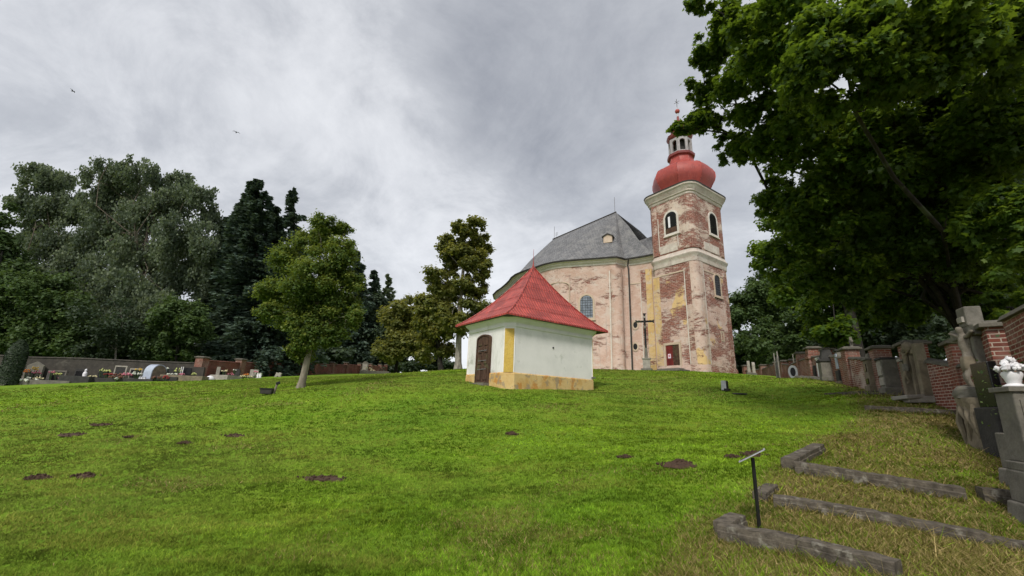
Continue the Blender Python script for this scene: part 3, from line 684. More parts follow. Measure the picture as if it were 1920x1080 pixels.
# nave
XC = TX / 2
near = [(0.45, 5.15), (0.10, 6.6), (-0.30, 7.7), (-0.62, 8.6), (-1.35, 8.66), (-2.0, 8.75), (-2.5, 9.35), (-3.56, 10.9), (-4.4, 12.05), (-5.2, 13.2), (-5.85, 14.15), (-6.35, 15.2), (-6.65, 16.5),
        (-6.75, 18.7), (-6.85, 21), (-6.75, 22.6), (-6.3, 24.2), (-5.6, 25.7), (-4.9, 27.6), (-4.2, 29.8), (-3.7, 31.8), (-2.8, 34.2), (-1.2, 36.3), (1.0, 37.5)]
eave = near + [(XC, 37.9)] + [(TX - x, y) for x, y in near[::-1]]
def offset(poly, d):
    n = len(poly); out = []
    for i in range(n):
        p0, p1, p2 = Vector(poly[i - 1]), Vector(poly[i]), Vector(poly[(i + 1) % n])
        if i == 0: p0 = p1 - (p2 - p1)
        if i == n - 1: p2 = p1 + (p1 - p0)
        e = ((p1 - p0).normalized() + (p2 - p1).normalized()); e = e.normalized() if e.length > 1e-4 else (p2 - p1).normalized()
        q = p1 + Vector((-e.y, e.x)) * d; out.append((q.x, q.y))
    return out
# polygon runs away from the viewer along the near side: outside lies to the left of the direction of travel
EZ = 13.65
wallp = offset(eave, -0.55)
def sweep(prof, base=wallp):
    return [[(x, y, z) for x, y in offset(base, o)] for o, z in prof]
mb = MB().loft(sweep([(0.12, -1.6), (0.12, 0.35), (0.0, 0.5), (0.0, 13.0)]), False, False, closed=False)
cum = [0.0]
for i in range(1, len(wallp)): cum.append(cum[-1] + (Vector(wallp[i]) - Vector(wallp[i - 1])).length)
mb.uv = [(cum[i % len(wallp)], mb.v[i][2]) for i in range(len(mb.v))]
navew = mb.build('nave_wall', 'nave', church, smooth=50)
MB().loft(sweep([(0.0, 12.98), (0.09, 13.0), (0.11, 13.20), (0.28, 13.34), (0.30, 13.46), (0.50, 13.54), (0.50, 13.6), (0.0, 13.62)]), False, False, closed=False).build('nave_cornice', 'trim', church, smooth=35)
MB().loft(sweep([(0.50, 13.605), (0.66, 13.60), (0.70, 13.75), (0.40, 13.80)]), False, False, closed=False).build('gutter', 'slate_dark', church)
# roof: eaves to ridge with a bell-cast foot
RY0, RY1, RZ = 13.1, 26.4, 22.75
rings = []; eo = offset(wallp, 0.6); uvs = []
lv = [0, 0.05, 0.11, 0.18, 0.27, 0.38, 0.5, 0.62, 0.75, 0.88, 1.0]
for t in lv:
    ring = []
    for i, (x, y) in enumerate(eo):
        tgt = Vector((XC, min(max(y, RY0), RY1))); p = Vector((x, y)).lerp(tgt, t)
        f = t * (0.62 + 0.38 * min(1, t / 0.45)) if t < 0.45 else t - 0.0 * (1 - t)
        f = t - 0.055 * math.sin(math.pi * min(1, t / 0.6)) if t < 0.6 else t
        ring.append((p.x, p.y, 13.7 + (RZ - 13.7) * f)); uvs.append((cum[min(i, len(cum) - 1)], t * 13.0))
    rings.append(ring)
mb = MB().loft(rings, False, False, closed=False); mb.uv = uvs
roof = mb.build('nave_roof', 'slate', church, smooth=35)
MB().tube([(XC, RY0, RZ + 0.03), (XC, RY1, RZ + 0.03)], 0.14, 6).build('ridge_cap', 'slate_dark', roof)
bv = BVHTree.FromPolygons([CM @ Vector(p) for p in mb.v], mb.f)
h = bv.ray_cast(EYE, ray(1141, 450).normalized())[0]
if h:
    l = CI @ h
    d_ = MB().prism([[(-.55, -.5), (.55, -.5), (.55, .35), (.0, .62), (-.55, .35)]], 1.3, Matrix.Translation(l) @ Matrix.Rotation(math.radians(-62), 4, 'Z') @ Matrix.Translation((0, -.45, 0))).build('dormer', 'sand', church)
    MB().prism([[(-.72, .26), (0, .62), (.72, .26), (.72, .36), (0, .74), (-.72, .36)]], 1.6, Matrix.Translation(l) @ Matrix.Rotation(math.radians(-62), 4, 'Z') @ Matrix.Translation((0, -.6, 0))).build('dormer_roof', 'slate_dark', d_)
for y, hh in ((RY0 + 0.2, 2.4), (RY1 - 0.3, 2.2)):
    MB().tube([(XC, y, RZ - 0.1), (XC, y, RZ + hh)], 0.03, 5).build('lightning_rod', 'iron', church)
an = MB(); an.tube([(XC, RY1 - 0.9, RZ - .1), (XC, RY1 - 0.9, RZ + 1.0)], 0.02, 4)
for k in range(3): an.box((XC, RY1 - 0.9, RZ + .5 + .2 * k), (.03, .6, .03))
an.build('antenna', 'iron', church)
# link roof between nave and tower
MB().prism([[(-2.6, 0), (2.6, 0), (0, 3.6)]], 7.5, Matrix.Translation((XC, 5.2, 13.8))).build('link_roof', 'slate', church)
# nave window in the canted bay, round holes, pilasters, downpipe
bv = BVHTree.FromPolygons([CM @ Vector(v.co) for v in navew.data.vertices], [list(p.vertices) for p in navew.data.polygons])
def on_nave(px, py):
    h = bv.ray_cast(EYE, ray(px, py).normalized()); n = CI.to_3x3() @ h[1]; o = CI @ h[0]
    if n.dot(CI @ EYE - o) < 0: n = -n
    return o, n
o, n = on_nave(1100, 596); arch_window(church, o, n, 1.5, 2.75, 'nave_window', 'sand', 'pale_glass', (5, 9), 0.22)
def nave_strip(px, w, z0, z1, mat, name, t=0.07, py=600):
    o, n = on_nave(px, py); a = math.atan2(n.y, n.x)
    return MB().box((o.x + math.cos(a) * (t / 2 - 0.04), o.y + math.sin(a) * (t / 2 - 0.04), (z0 + z1) / 2), (t + 0.08, w, z1 - z0), a).build(name, mat, church, bevel=0.015)
nave_strip(1145, 0.14, 0.4, 12.2, 'trim', 'panel_moulding', 0.04); nave_strip(1181, 0.09, 0.4, 10.6, 'trim', 'panel_moulding', 0.05); nave_strip(1204, 0.09, 0.4, 10.6, 'trim', 'panel_moulding', 0.05)
nave_strip(1192.5, 1.55, 10.6, 10.75, 'sand', 'panel_moulding', 0.06); nave_strip(1221, 0.75, 0.4, 12.2, 'ochre', 'pilaster', 0.12); nave_strip(1211, 0.7, 0.4, 12.2, 'strip', 'pilaster', 0.08)
o, n = on_nave(1160, 560); MB().lathe([(0.80, -1.4), (0.80, .45), (0.72, .55), (0.72, 12.3)], 20, (-1.50, 9.35, 0)).build('corner_pilaster', 'nave', church, smooth=60)
for py in (609.5, 650):
    o, n = on_nave(1191.5, py); n.z = 0; n.normalize(); x = Vector((-n.y, n.x, 0)); mt = Matrix.Translation(o) @ Matrix((x, -n, Vector((0, 0, 1)))).transposed().to_4x4()
    el = lambda rx, rz: [(rx * math.cos(2 * math.pi * i / 18), rz * math.sin(2 * math.pi * i / 18)) for i in range(18)]
    ro = MB().prism([el(.42, .56), el(.24, .36)], 0.12, mt @ Matrix.Translation((0, -.07, 0))).build('oculus', 'sand', church)
    MB().prism([el(.25, .37)], 0.02, mt @ Matrix.Translation((0, -.015, 0))).build('pane', 'black', ro)
dp_ = [(-0.72, 8.05, 13.5), (-0.52, 8.35, 12.9), (-0.42, 8.32, 12.2), (-0.42, 8.32, 0.6), (-0.6, 8.2, -0.2)]
MB().tube(dp_, 0.09, 8).build('drainpipe', 'slate_dark', church)
# faint arched blind panel left of the window
o, n = on_nave(1045, 590); n.z = 0; n.normalize(); x = Vector((-n.y, n.x, 0)); mt = Matrix.Translation((o.x, o.y, 1.0)) @ Matrix((x, -n, Vector((0, 0, 1)))).transposed().to_4x4()
MB().prism([arch(3.2, 10.2, 14, seg=0.5), arch(3.0, 10.1, 14, seg=0.5, z0=-0.001)], 0.08, mt @ Matrix.Translation((0, -.05, 0))).build('panel_moulding', 'sand', church)

# ------------------------------------------------------------------ chapel
CZ = 2.29
chapel = empty('chapel', (-0.06, 18.0, CZ), AZ, 'small white chapel with ochre plinth and red sheet metal pyramid roof', 'chapel')
CHX, CHY = 5.35, 3.65
def cut_rect(off, c=0.36):
    x0, y0, x1, y1 = -off, -off, CHX + off, CHY + off
    c2 = c + off * 0.42
    return [(x0 + c2, y0), (x1 - c2, y0), (x1, y0 + c2), (x1, y1 - c2), (x1 - c2, y1), (x0 + c2, y1), (x0, y1 - c2), (x0, y0 + c2)]
def cring(off, z): return [(x, y, z) for x, y in cut_rect(off)]
MB().loft([cring(0, 0.6), cring(0, 2.8)], False, False).build('wall', 'limewash', chapel)
# the corner pilasters: one ochre panel on each canted corner
cr4 = cut_rect(0.0); 
for i in (7, 1, 3, 5):
    a, b = Vector(cr4[i]), Vector(cr4[(i + 1) % 8]); c = (a + b) / 2; d = (b - a).normalized(); n = Vector((d.y, -d.x)); ang = math.atan2(d.y, d.x); L = (b - a).length
    q = c + n * 0.012
    fr = MB().box((q.x, q.y, 1.75), (L, 0.05, 2.1), ang).build('corner_pilaster', 'limewash', chapel)
    q = c + n * 0.045
    MB().box((q.x, q.y, 1.62), (L * 0.80, 0.03, 1.86), ang).build('ochre_panel', 'chapel_yellow', fr)
MB().loft([cring(0.07, -0.6), cring(0.06, 0.64), cring(0.02, 0.69)], False, True).build('plinth', 'plinth', chapel)
MB().loft([cring(0.0, 2.62), cring(0.05, 2.64), cring(0.05, 2.74), cring(0.02, 2.76), cring(0.04, 2.82), cring(0.16, 2.93), cring(0.22, 3.02), cring(0.22, 3.07)], False, True).build('cornice', 'limewash', chapel)
# pyramid roof: bell-cast, laid in lapped bands
ROOFH = 3.25
rmb = MB(); rmb.uv = []
def rprof(t):    # t 0 eave .. 1 apex -> (shrink, height)
    return t, (0.53 * t + 0.47 * t ** 1.75)
ex = 0.40
cs = [(-ex, -ex), (CHX + ex, -ex), (CHX + ex, CHY + ex), (-ex, CHY + ex)]; apx = Vector((CHX / 2, CHY / 2))
bands = [0.0, 0.24, 0.46, 0.66, 0.83, 0.985]
for s in range(4):
    a, b = Vector(cs[s]), Vector(cs[(s + 1) % 4]); nrm = Vector(((b - a).y, -(b - a).x)).normalized(); Ls = (b - a).length
    for k in range(5):
        for sub in range(3):
            q = []
            for u in (0, 1):
                t = bands[k] + (bands[k + 1] - bands[k]) * (sub + u) / 3 + (0.0 if (u == 0 or sub < 2) else 0.012)
                sh, hh = rprof(min(t, 1.0)); lift = 0.014 * (1 - (sub + u) / 3)
                for e in (a, b):
                    p = e.lerp(apx, sh) + nrm * lift * 0.4; q.append((p.x, p.y, 3.06 + ROOFH * hh + lift))
                    rmb.uv.append(((-1 if e is a else 1) * Ls * (1 - sh) / 2 + k * 0.11 + s, t * 4))
            n0 = len(rmb.v); rmb.v += q; rmb.f.append([n0, n0 + 1, n0 + 3, n0 + 2]); rmb.m.append(0)
rf = rmb.build('roof', 'red_roof', chapel)
for s in range(4):
    a = Vector(cs[s]); MB().tube([(*(a.lerp(apx, rprof(t)[0])), 3.09 + ROOFH * rprof(t)[1]) for t in [i / 14 for i in range(15)]], 0.035, 5).build('hip_seam', 'red_roof', rf)
el_ = MB()
for s in range(4):
    a, b = Vector(cs[s]), Vector(cs[(s + 1) % 4]); c = (a + b) / 2; d = (b - a); ang = math.atan2(d.y, d.x)
    el_.box((c.x, c.y, 3.05), (d.length, 0.03, 0.07), ang)
el_.build('eave_edge', 'red_roof', rf)
MB().loft([[(x, y, 3.025) for x, y in cs], [(x * 1.0, y, 3.055) for x, y in cs]]).build('soffit', 'slate_dark', rf)
MB().lathe([(0.09, 6.15), (0.04, 6.4), (0.012, 6.7), (0.010, 7.3)], 8, (apx.x, apx.y, 0)).build('finial', 'red_dome', chapel)
# chapel door on the left face
def chl(px, py, p0, nrm):
    CMx = (Matrix.Translation(chapel.location) @ Euler((0, 0, AZ)).to_matrix().to_4x4()).inverted(); o = CMx @ EYE; d = CMx.to_3x3() @ ray(px, py)
    t = (Vector(p0) - o).dot(Vector(nrm)) / d.dot(Vector(nrm)); return o + d * t
pdn = chl(904, 719, (0, 0, 0), (1, 0, 0)); pdt = chl(908, 631, (0, 0, 0), (1, 0, 0)); pl_ = chl(897, 680, (0, 0, 0), (1, 0, 0)); pr_ = chl(919, 680, (0, 0, 0), (1, 0, 0))
dw = abs(pl_.y - pr_.y); dh = pdt.z - pdn.z; dyc = (pl_.y + pr_.y) / 2; dz0 = pdn.z
cmt = Matrix.Translation((0, dyc, dz0)) @ Matrix.Rotation(math.radians(-90), 4, 'Z')
cd = MB().prism([arch(dw + .14, dh + .07, 12, seg=.22), arch(dw, dh, 12, seg=.2, z0=-.001)], 0.16, cmt @ Matrix.Translation((0, -.12, 0))).build('door', 'wood', chapel)
for sx in (-1, 1):
    mb = MB(); w2 = dw / 2 - 0.012; xs_ = sorted((sx * 0.008, sx * (0.008 + w2)))
    top = dh - 0.2 + 0.2 * 0.9
    pts = [(xs_[0], 0.03), (xs_[1], 0.03)] + ([(xs_[1], dh - .18), (xs_[1] - w2 * .5, dh - .04), (xs_[0], dh - .0)] if sx > 0 else [(xs_[1], dh), (xs_[0] + w2 * .5, dh - .04), (xs_[0], dh - .18)])
    mb.prism([pts], 0.05, cmt @ Matrix.Translation((0, -.09, 0)))
    for z0, z1 in ((.15, .75), (.85, 1.25), (1.35, 1.6), (1.68, dh - .22)):
        if z1 > z0: mb.box(cmt @ Vector(((xs_[0] + xs_[1]) / 2, -.10, (z0 + z1) / 2)), (.04, w2 * .62, z1 - z0))
    mb.build('door_leaf', 'wood', cd, bevel=0.008)
for zz in (0.62, 1.0, 1.45):
    MB().box(cmt @ Vector((0, -.115, zz)), (.03, dw * .7, .035)).build('strap', 'iron', cd)
MB().box(cmt @ Vector((0, -.22, -.06)), (.35, dw + .2, .14)).build('doorstep', 'stone', chapel)
MB().box((2.5, -0.012, 1.95), (0.07, 0.03, 0.07)).build('vent', 'black', chapel)
MB().box((CHX - .32, -0.06, 0.78), (.16, .12, .07)).build('wall_bracket', 'iron', chapel)

# ------------------------------------------------------------------ leaves and trees
LEAF4 = np.array([(0, -.5), (.34, -.02), (0, .5), (-.34, .06)])
LEAF6 = np.array([(0, -.5), (.30, -.22), (.33, .12), (0, .5), (-.33, .12), (-.30, -.22)])
MAPLE = np.array([(0, -.5), (.13, -.22), (.44, -.30), (.30, -.02), (.52, .18), (.22, .20), (0, .55), (-.22, .20), (-.52, .18), (-.30, -.02), (-.44, -.30), (-.13, -.22)])
def unit(v): return v / np.maximum(np.linalg.norm(v, axis=1, keepdims=True), 1e-9)
def rdir(n): return unit(RNG.normal(size=(n, 3)))
def leaves(C, Nn, size, shape, along=None):
    n = len(C); Nn = unit(Nn); a = rdir(n) if along is None else along
    u = unit(np.cross(Nn, a)); w = np.cross(u, Nn) if along is None else unit(a)
    k = len(shape); s = size[:, None, None]
    V = C[:, None, :] + s * (u[:, None, :] * shape[None, :, 0, None] + w[:, None, :] * shape[None, :, 1, None])
    V[:, :, 2] -= (np.abs(shape[:, 0])[None, :] * size[:, None] * 0.35)
    return V.reshape(-1, 3), k
def limb(mb, p, q, r0, r1, sag=0.0, n=5, seed=0, wob=0.13):
    p = Vector(p); q = Vector(q); rn = random.Random(seed); L = (q - p).length; pts = []; rr = []
    for i in range(n + 1):
        t = i / n; c = p.lerp(q, t) + Vector((rn.uniform(-1, 1), rn.uniform(-1, 1), rn.uniform(-.5, .5))) * L * wob * (0 if i in (0,) else 1) * math.sin(math.pi * t)
        c.z += sag * L * math.sin(math.pi * t); pts.append(c); rr.append(r0 + (r1 - r0) * t)
    mb.tube(pts, rr, 7); return pts
def tree(name, base, blobs, Y, leafmat, bark, nleaf, lsize, label, cat='tree', group=None, shape=LEAF4, trunk_r=0.2, depth=None, clump=0.30, seed=1, weep=0.0,
         lean_top=None, gaps=1.0, LS=1.0, TV=.17, limbs=True, shellp=2.6, twigs=0, dens=None):
    """base = ground point; blobs = (px,py,rx_px,ry_px[,Y]) ellipsoids that make up the crown"""
    global RNG
    RNG = np.random.default_rng(seed); rn = random.Random(seed)
    root = empty(name, base, 0, label, cat, group); b = Vector(base)
    E = []
    for bl in blobs:
        yy = bl[4] if len(bl) > 4 else Y + rn.uniform(-1, 1) * (depth or 0.6)
        c = at(bl[0], bl[1], yy); sc = (c - EYE).dot(FWD) / F
        rx, rz = bl[2] * sc, bl[3] * sc; E.append((c - b, rx, min(rx, (rx + rz) / 2) , rz))
    vol = np.array([e[1] * e[2] * e[3] for e in E]) ** (2 / 3); vol = vol / vol.sum(); nleaf = int(nleaf * 2.4)
    Cs, Ns, Ts, Al = [], [], [], []
    zmin = min(e[0].z - e[3] for e in E); zmax = max(e[0].z + e[3] for e in E)
    for e, f in zip(E, vol):
        c, rx, ry, rz = e; rm = (rx * ry * rz) ** (1 / 3)
        cr = rm * clump * 1.25; nc = max(6, int(19 * gaps * (0.30 / clump) ** 2.2)); tot = int(nleaf * f); per = max(4, tot // nc)
        d = rdir(nc); r = RNG.random(nc) ** (1 / 2.4) * 0.88; cc = d * r[:, None] * np.array([rx, ry, rz]) + np.array(c)
        cs = cr * RNG.uniform(0.45, 1.45, nc); ct = RNG.uniform(-TV, TV, nc)
        for i in range(nc):
            n_i = int(per * (cs[i] / cr) ** 1.6) + 2
            dd = rdir(n_i); rr = RNG.random(n_i) ** (1 / shellp); lob = 1 + .30 * np.sin(dd[:, 0] * 5.1 + i) * np.sin(dd[:, 1] * 4.3 + i * 2.1) + .22 * RNG.normal(size=n_i); p = cc[i] + dd * (rr * cs[i] * lob)[:, None] * np.array([1, 1, .72])
            nn = dd * .55 + np.array([0, 0, .75]) + RNG.normal(size=(n_i, 3)) * .42
            if weep:
                hang = RNG.random(n_i) ** 1.5; p[:, 2] -= hang * cs[i] * weep * 1.6; p[:, :2] = cc[i][:2] + (p[:, :2] - cc[i][:2]) * (1 - .25 * hang)[:, None]
                nn = rdir(n_i) + np.array([0, 0, .3])
            Cs.append(p); Ns.append(nn); Ts.append(np.clip(.42 + ct[i] + RNG.normal(size=n_i) * .16 + .18 * dd[:, 2], 0, 1))  # clump tops tinted lighter, undersides darker: light from above put into leaf colour
    C = np.concatenate(Cs); Nn = np.concatenate(Ns); lsize *= LS; T = np.concatenate(Ts)
    size = lsize * RNG.uniform(.6, 1.25, len(C))
    al = None
    if weep: al = unit(np.column_stack([RNG.normal(size=len(C)) * .35, RNG.normal(size=len(C)) * .35, -np.ones(len(C))]))
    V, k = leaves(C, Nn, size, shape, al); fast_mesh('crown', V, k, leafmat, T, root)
    tk = MB(); top = Vector(lean_top) - b if lean_top else Vector((sum(e[0].x * f for e, f in zip(E, vol)), sum(e[0].y * f for e, f in zip(E, vol)), zmin + .62 * (zmax - zmin)))
    pts = []; rr = []; bend = Vector((rn.uniform(-1, 1), rn.uniform(-1, 1), 0)) * top.length * .03
    for i in range(11):
        t = i / 10; p = Vector((0, 0, -.3)).lerp(top, t) + bend * math.sin(math.pi * t); pts.append(p); rr.append(trunk_r * ((1.0 - .72 * t) + (.55 * (1 - t / .08) if t < .08 else 0)))
    tk.tube(pts, rr, 12)
    if limbs:
        for i, e in enumerate(E):
            t = rn.uniform(.42, .92); p = pts[int(t * 10)]; q = e[0] + Vector((rn.uniform(-.3, .3) * e[1], rn.uniform(-.3, .3) * e[2], rn.uniform(-.1, .4) * e[3]))
            r0 = rr[int(t * 10)] * .28; lp_ = limb(tk, p, q, r0, r0 * .35, .06, 5, seed + i)
            for j in range(3 + twigs):
                s0 = lp_[rn.randint(2, 5)]; dv = Vector((rn.gauss(0, 1), rn.gauss(0, 1), rn.gauss(.2, .7))).normalized()
                limb(tk, s0, s0 + Vector((dv.x * e[1], dv.y * e[2], dv.z * e[3])) * rn.uniform(.5, .95), r0 * .3, r0 * .08, 0, 4, seed + i * 7 + j)
    tk.build('trunk', bark, root, smooth=60, uv=False)
    return root
def conifer(name, base, apex, hw, label, leafmat='leaf_spruce', seed=1, n=5200, sparse=1.0, csize=.55, low=.04, ex=.72, droop=.25, group=None, skew=1.0, trunk_r=.22):
    global RNG
    RNG = np.random.default_rng(seed); rn = random.Random(seed)
    root = empty(name, base, 0, label, 'spruce tree' if 'spruce' in name else 'tree', group); H = apex.z - base.z; top = apex - base
    Cs, Ns, Al, Ts = [], [], [], []; tk = MB()
    tk.tube([Vector((0, 0, -.3)), top * .5, top], [trunk_r, trunk_r * .6, .03], 8)
    n = int(n * 2.2); nb = int(190 * sparse); per = max(6, n // nb)
    for i in range(nb):
        t = low + (1 - low) * (1 - (1 - (i + rn.random()) / nb) ** 1.0); t = min(.985, t)
        L = hw * ((1 - t) ** ex) * rn.uniform(.45, 1.25) + .25; a = rn.uniform(0, 2 * math.pi); dv = Vector((math.cos(a), math.sin(a), 0))
        p0 = top * t; rise = .30 * (t - .35); s = np.sort(RNG.random(per) ** .7)
        px = p0.x + dv.x * L * s; py = p0.y + dv.y * L * s; pz = p0.z + L * (rise * s - droop * s ** 2 + (.14 * s ** 4))
        w = .30 * L * (1 - s * .7) * RNG.uniform(-1, 1, per)
        P = np.column_stack([px - dv.y * w, py + dv.x * w, pz - np.abs(w) * .25 - RNG.random(per) ** 1.5 * (.18 * L + .5)])
        Cs.append(P); al = np.column_stack([dv.x - dv.y * np.sign(w) * .7, dv.y + dv.x * np.sign(w) * .7, -.35 + RNG.normal(size=per) * .25]); Al.append(unit(al))
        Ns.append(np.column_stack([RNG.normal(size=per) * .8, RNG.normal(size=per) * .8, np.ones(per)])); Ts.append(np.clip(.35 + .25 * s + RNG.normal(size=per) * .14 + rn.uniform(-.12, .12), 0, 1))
        if i % 2 == 0: tk.tube([p0, (p0.x + dv.x * L * .5, p0.y + dv.y * L * .5, p0.z + L * (rise * .5 - droop * .25)), (p0.x + dv.x * L * .95, p0.y + dv.y * L * .95, p0.z + L * (rise - droop * .9))], [.06, .035, .012], 5)
    C = np.concatenate(Cs); V, k = leaves(C, np.concatenate(Ns), csize * RNG.uniform(.5, 1.2, len(C)), LEAF4 * np.array([.62, 1.0]), np.concatenate(Al))
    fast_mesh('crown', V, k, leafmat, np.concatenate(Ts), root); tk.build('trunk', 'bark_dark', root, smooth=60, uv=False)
    return root

GL = 'trees behind the left churchyard wall'; GR = 'trees behind the right churchyard wall'; UG = 'shady bushes behind the churchyard walls'
for i, (px, Y, bl, lb) in enumerate([(1405, 70, [(1395, 668, 24, 26), (1425, 665, 30, 28), (1455, 668, 30, 24), (1388, 690, 18, 14), (1415, 690, 24, 14)], 'shady bush between church tower and brick wall end'), (1500, 50, [(1490, 660, 34, 30), (1530, 655, 34, 30), (1560, 660, 34, 30)], 'shady bush behind the iron grave railing'),
    (1620, 33, [(1600, 645, 44, 30), (1650, 640, 44, 30)], 'shady bush behind the slim tan stele'), (1720, 26, [(1700, 640, 50, 36), (1760, 640, 50, 36)], 'shady bush behind the bare brick wall'), (1840, 20, [(1820, 620, 60, 40), (1880, 610, 60, 40)], 'shady bush behind the nearest brick pillars'),
    (60, 47, [(20, 660, 60, 34), (90, 655, 60, 34)], 'shady bush behind the left end of the grey wall'), (200, 47, [(160, 660, 50, 34), (230, 662, 50, 32)], 'shady bush behind the middle of the grey wall'), (320, 50, [(290, 665, 50, 28), (350, 664, 50, 28)], 'shady bush behind the right end of the grey wall'),
    (430, 58, [(400, 660, 44, 34), (450, 662, 44, 32)], 'shady bush behind the first brick pillars'), (560, 78, [(520, 665, 44, 26), (570, 665, 44, 26), (620, 668, 44, 24)], 'shady bush behind the middle brick pillars'), (700, 92, [(665, 676, 36, 22), (705, 676, 36, 22), (745, 680, 30, 20)], 'shady bush behind the farthest brick pillars'), (800, 82, [(775, 688, 26, 12), (815, 684, 26, 12), (845, 684, 20, 10)], 'low hedge bush under the lindens left of the chapel')]):
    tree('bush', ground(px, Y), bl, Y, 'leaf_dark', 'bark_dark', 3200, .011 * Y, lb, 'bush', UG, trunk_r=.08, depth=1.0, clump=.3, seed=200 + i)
# the big maple overhanging the right side; unseen lobes above the frame added to shade it
tree('maple_tree', ground(1825, 14.5), [(1312, 6, 34, 14, 9.5), (1520, -110, 120, 90, 9), (1690, -130, 140, 100, 8.2), (1860, -130, 150, 110, 8), (2000, 40, 110, 140, 8.5), (1385, 35, 55, 40, 10), (1340, 92, 48, 36, 11), (1322, 165, 36, 34, 12), (1322, 226, 36, 28, 12.2), (1275, 238, 28, 11, 12.2), (1372, 280, 34, 38, 12.4), (1425, 150, 80, 80, 10.5),
     (1460, 60, 95, 75, 8.5), (1500, 250, 85, 85, 11), (1575, 120, 110, 110, 7.6), (1700, 70, 130, 110, 7.2), (1840, 60, 140, 110, 7.2), (1452, 372, 40, 50, 13), (1540, 390, 95, 85, 12.4), (1680, 260, 125, 120, 10.4),
     (1830, 250, 140, 130, 9.6), (1485, 470, 48, 56, 13.6), (1575, 520, 80, 66, 14), (1670, 430, 110, 100, 13), (1800, 430, 130, 110, 12), (1905, 430, 75, 130, 8.5), (1700, 560, 85, 50, 15.2), (1835, 555, 90, 45, 14), (1935, 200, 70, 130, 8.5), (1750, 340, 120, 90, 12), (1900, 590, 70, 50, 11), (1770, 520, 80, 60, 15), (1620, 330, 90, 80, 13)],
     12, 'leaf_maple', 'bark_dark', 130000, .145, 'huge dark maple overhanging the gravestones and the right wall', shape=MAPLE, trunk_r=.42, clump=.20, seed=5, gaps=.85, shellp=2.2, twigs=3, TV=.30,
     lean_top=at(1800, 480, 14))
tree('maple_tree', ground(1620, 25), [(1440, 480, 34, 40, 24), (1500, 520, 60, 60), (1560, 590, 60, 50), (1600, 450, 90, 90), (1640, 560, 70, 60), (1560, 620, 36, 34, 22), (1700, 500, 80, 80), (1590, 330, 80, 80), (1500, 400, 60, 70)],
     25, 'leaf_maple', 'bark_dark', 26000, .27, 'broad maple behind the tall tombs, between the church tower and the huge maple', group=GR, shape=LEAF6, trunk_r=.4, depth=2, clump=.27, seed=8)
tree('broadleaf_tree', ground(1440, 64), [(1425, 540, 42, 38), (1400, 590, 36, 60), (1450, 590, 50, 60), (1490, 560, 45, 55), (1420, 640, 55, 45), (1480, 650, 50, 40)], 64, 'leaf_green', 'bark_dark', 15000, .52,
     'rounded green tree standing just beside the church tower', group=GR, trunk_r=.35, depth=2, clump=.28, seed=12)
tree('shrub', ground(1510, 46), [(1515, 605, 48, 30), (1485, 640, 44, 34), (1545, 635, 44, 40), (1500, 670, 60, 24)], 46, 'leaf_green', 'bark_dark', 9000, .36, 'bushy mid green shrub above the far end of the brick wall', 'shrub', GR, trunk_r=.15, depth=1, clump=.25, seed=14)
for i, (px, Y, bl, lb) in enumerate([
    (1590, 38, [(1585, 640, 50, 45), (1600, 590, 60, 50), (1560, 560, 50, 60)], 'dark tree behind the stepped brick pillars'),
    (1690, 32, [(1690, 620, 60, 40), (1680, 560, 70, 60), (1720, 600, 50, 50), (1700, 480, 80, 60)], 'dark tree behind the broken stone crucifix'),
    (1780, 30, [(1780, 610, 60, 50), (1800, 550, 80, 60), (1750, 560, 60, 50)], 'dark tree behind the crucifix with the stone Christ'),
    (1880, 26, [(1890, 580, 70, 60), (1850, 520, 90, 70), (1940, 520, 60, 90), (1900, 400, 90, 90), (1930, 270, 80, 90), (1800, 420, 80, 80)], 'dark tree behind the nearest brick pillar')]):
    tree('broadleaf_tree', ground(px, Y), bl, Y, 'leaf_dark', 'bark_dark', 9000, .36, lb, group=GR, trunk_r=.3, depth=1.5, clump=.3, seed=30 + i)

# left side
tree('birch_tree', ground(255, 49), [(185, 330, 34, 22), (215, 314, 34, 22), (262, 314, 34, 24), (240, 350, 46, 32), (300, 337, 29, 22), (340, 334, 27, 16), (330, 375, 46, 32), (375, 365, 39, 27), (398, 402, 24, 24), (290, 395, 51, 37), (230, 410, 51, 41), (180, 380, 37, 34), (190, 440, 49, 46), (270, 460, 59, 49), (340, 440, 51, 46), (388, 450, 32, 39), (330, 500, 54, 44), (250, 530, 61, 51), (190, 510, 46, 51), (385, 515, 32, 41), (290, 575, 61, 46), (205, 590, 51, 46)], 49, 'leaf_birch', 'bark', 44000, .32,
     'tallest weeping birch behind the grey wall, left of the spruces', group=GL, trunk_r=.4, depth=2.5, clump=.26, seed=41, TV=.28, weep=1.1, shellp=2.0, twigs=3)
tree('birch_tree', ground(95, 52), [(78, 328, 36, 24), (115, 335, 34, 24), (52, 378, 29, 34), (95, 385, 46, 34), (140, 385, 38, 34), (60, 440, 41, 41), (110, 450, 50, 41), (40, 510, 46, 46), (90, 525, 55, 46), (140, 500, 46, 50), (120, 575, 50, 46)], 52, 'leaf_birch', 'bark', 26000, .34,
     'weeping birch nearest the left edge of the churchyard', group=GL, trunk_r=.35, depth=2, clump=.27, seed=43, TV=.28, weep=.9, shellp=2.0, twigs=2)
tree('broadleaf_tree', ground(-5, 46), [(-15, 420, 42, 55), (5, 500, 40, 60), (-20, 580, 60, 70)], 46, 'leaf_green', 'bark_dark', 9000, .40, 'dark broadleaf tree cut off by the left frame edge', group=GL, trunk_r=.3, depth=1.5, clump=.28, seed=45)
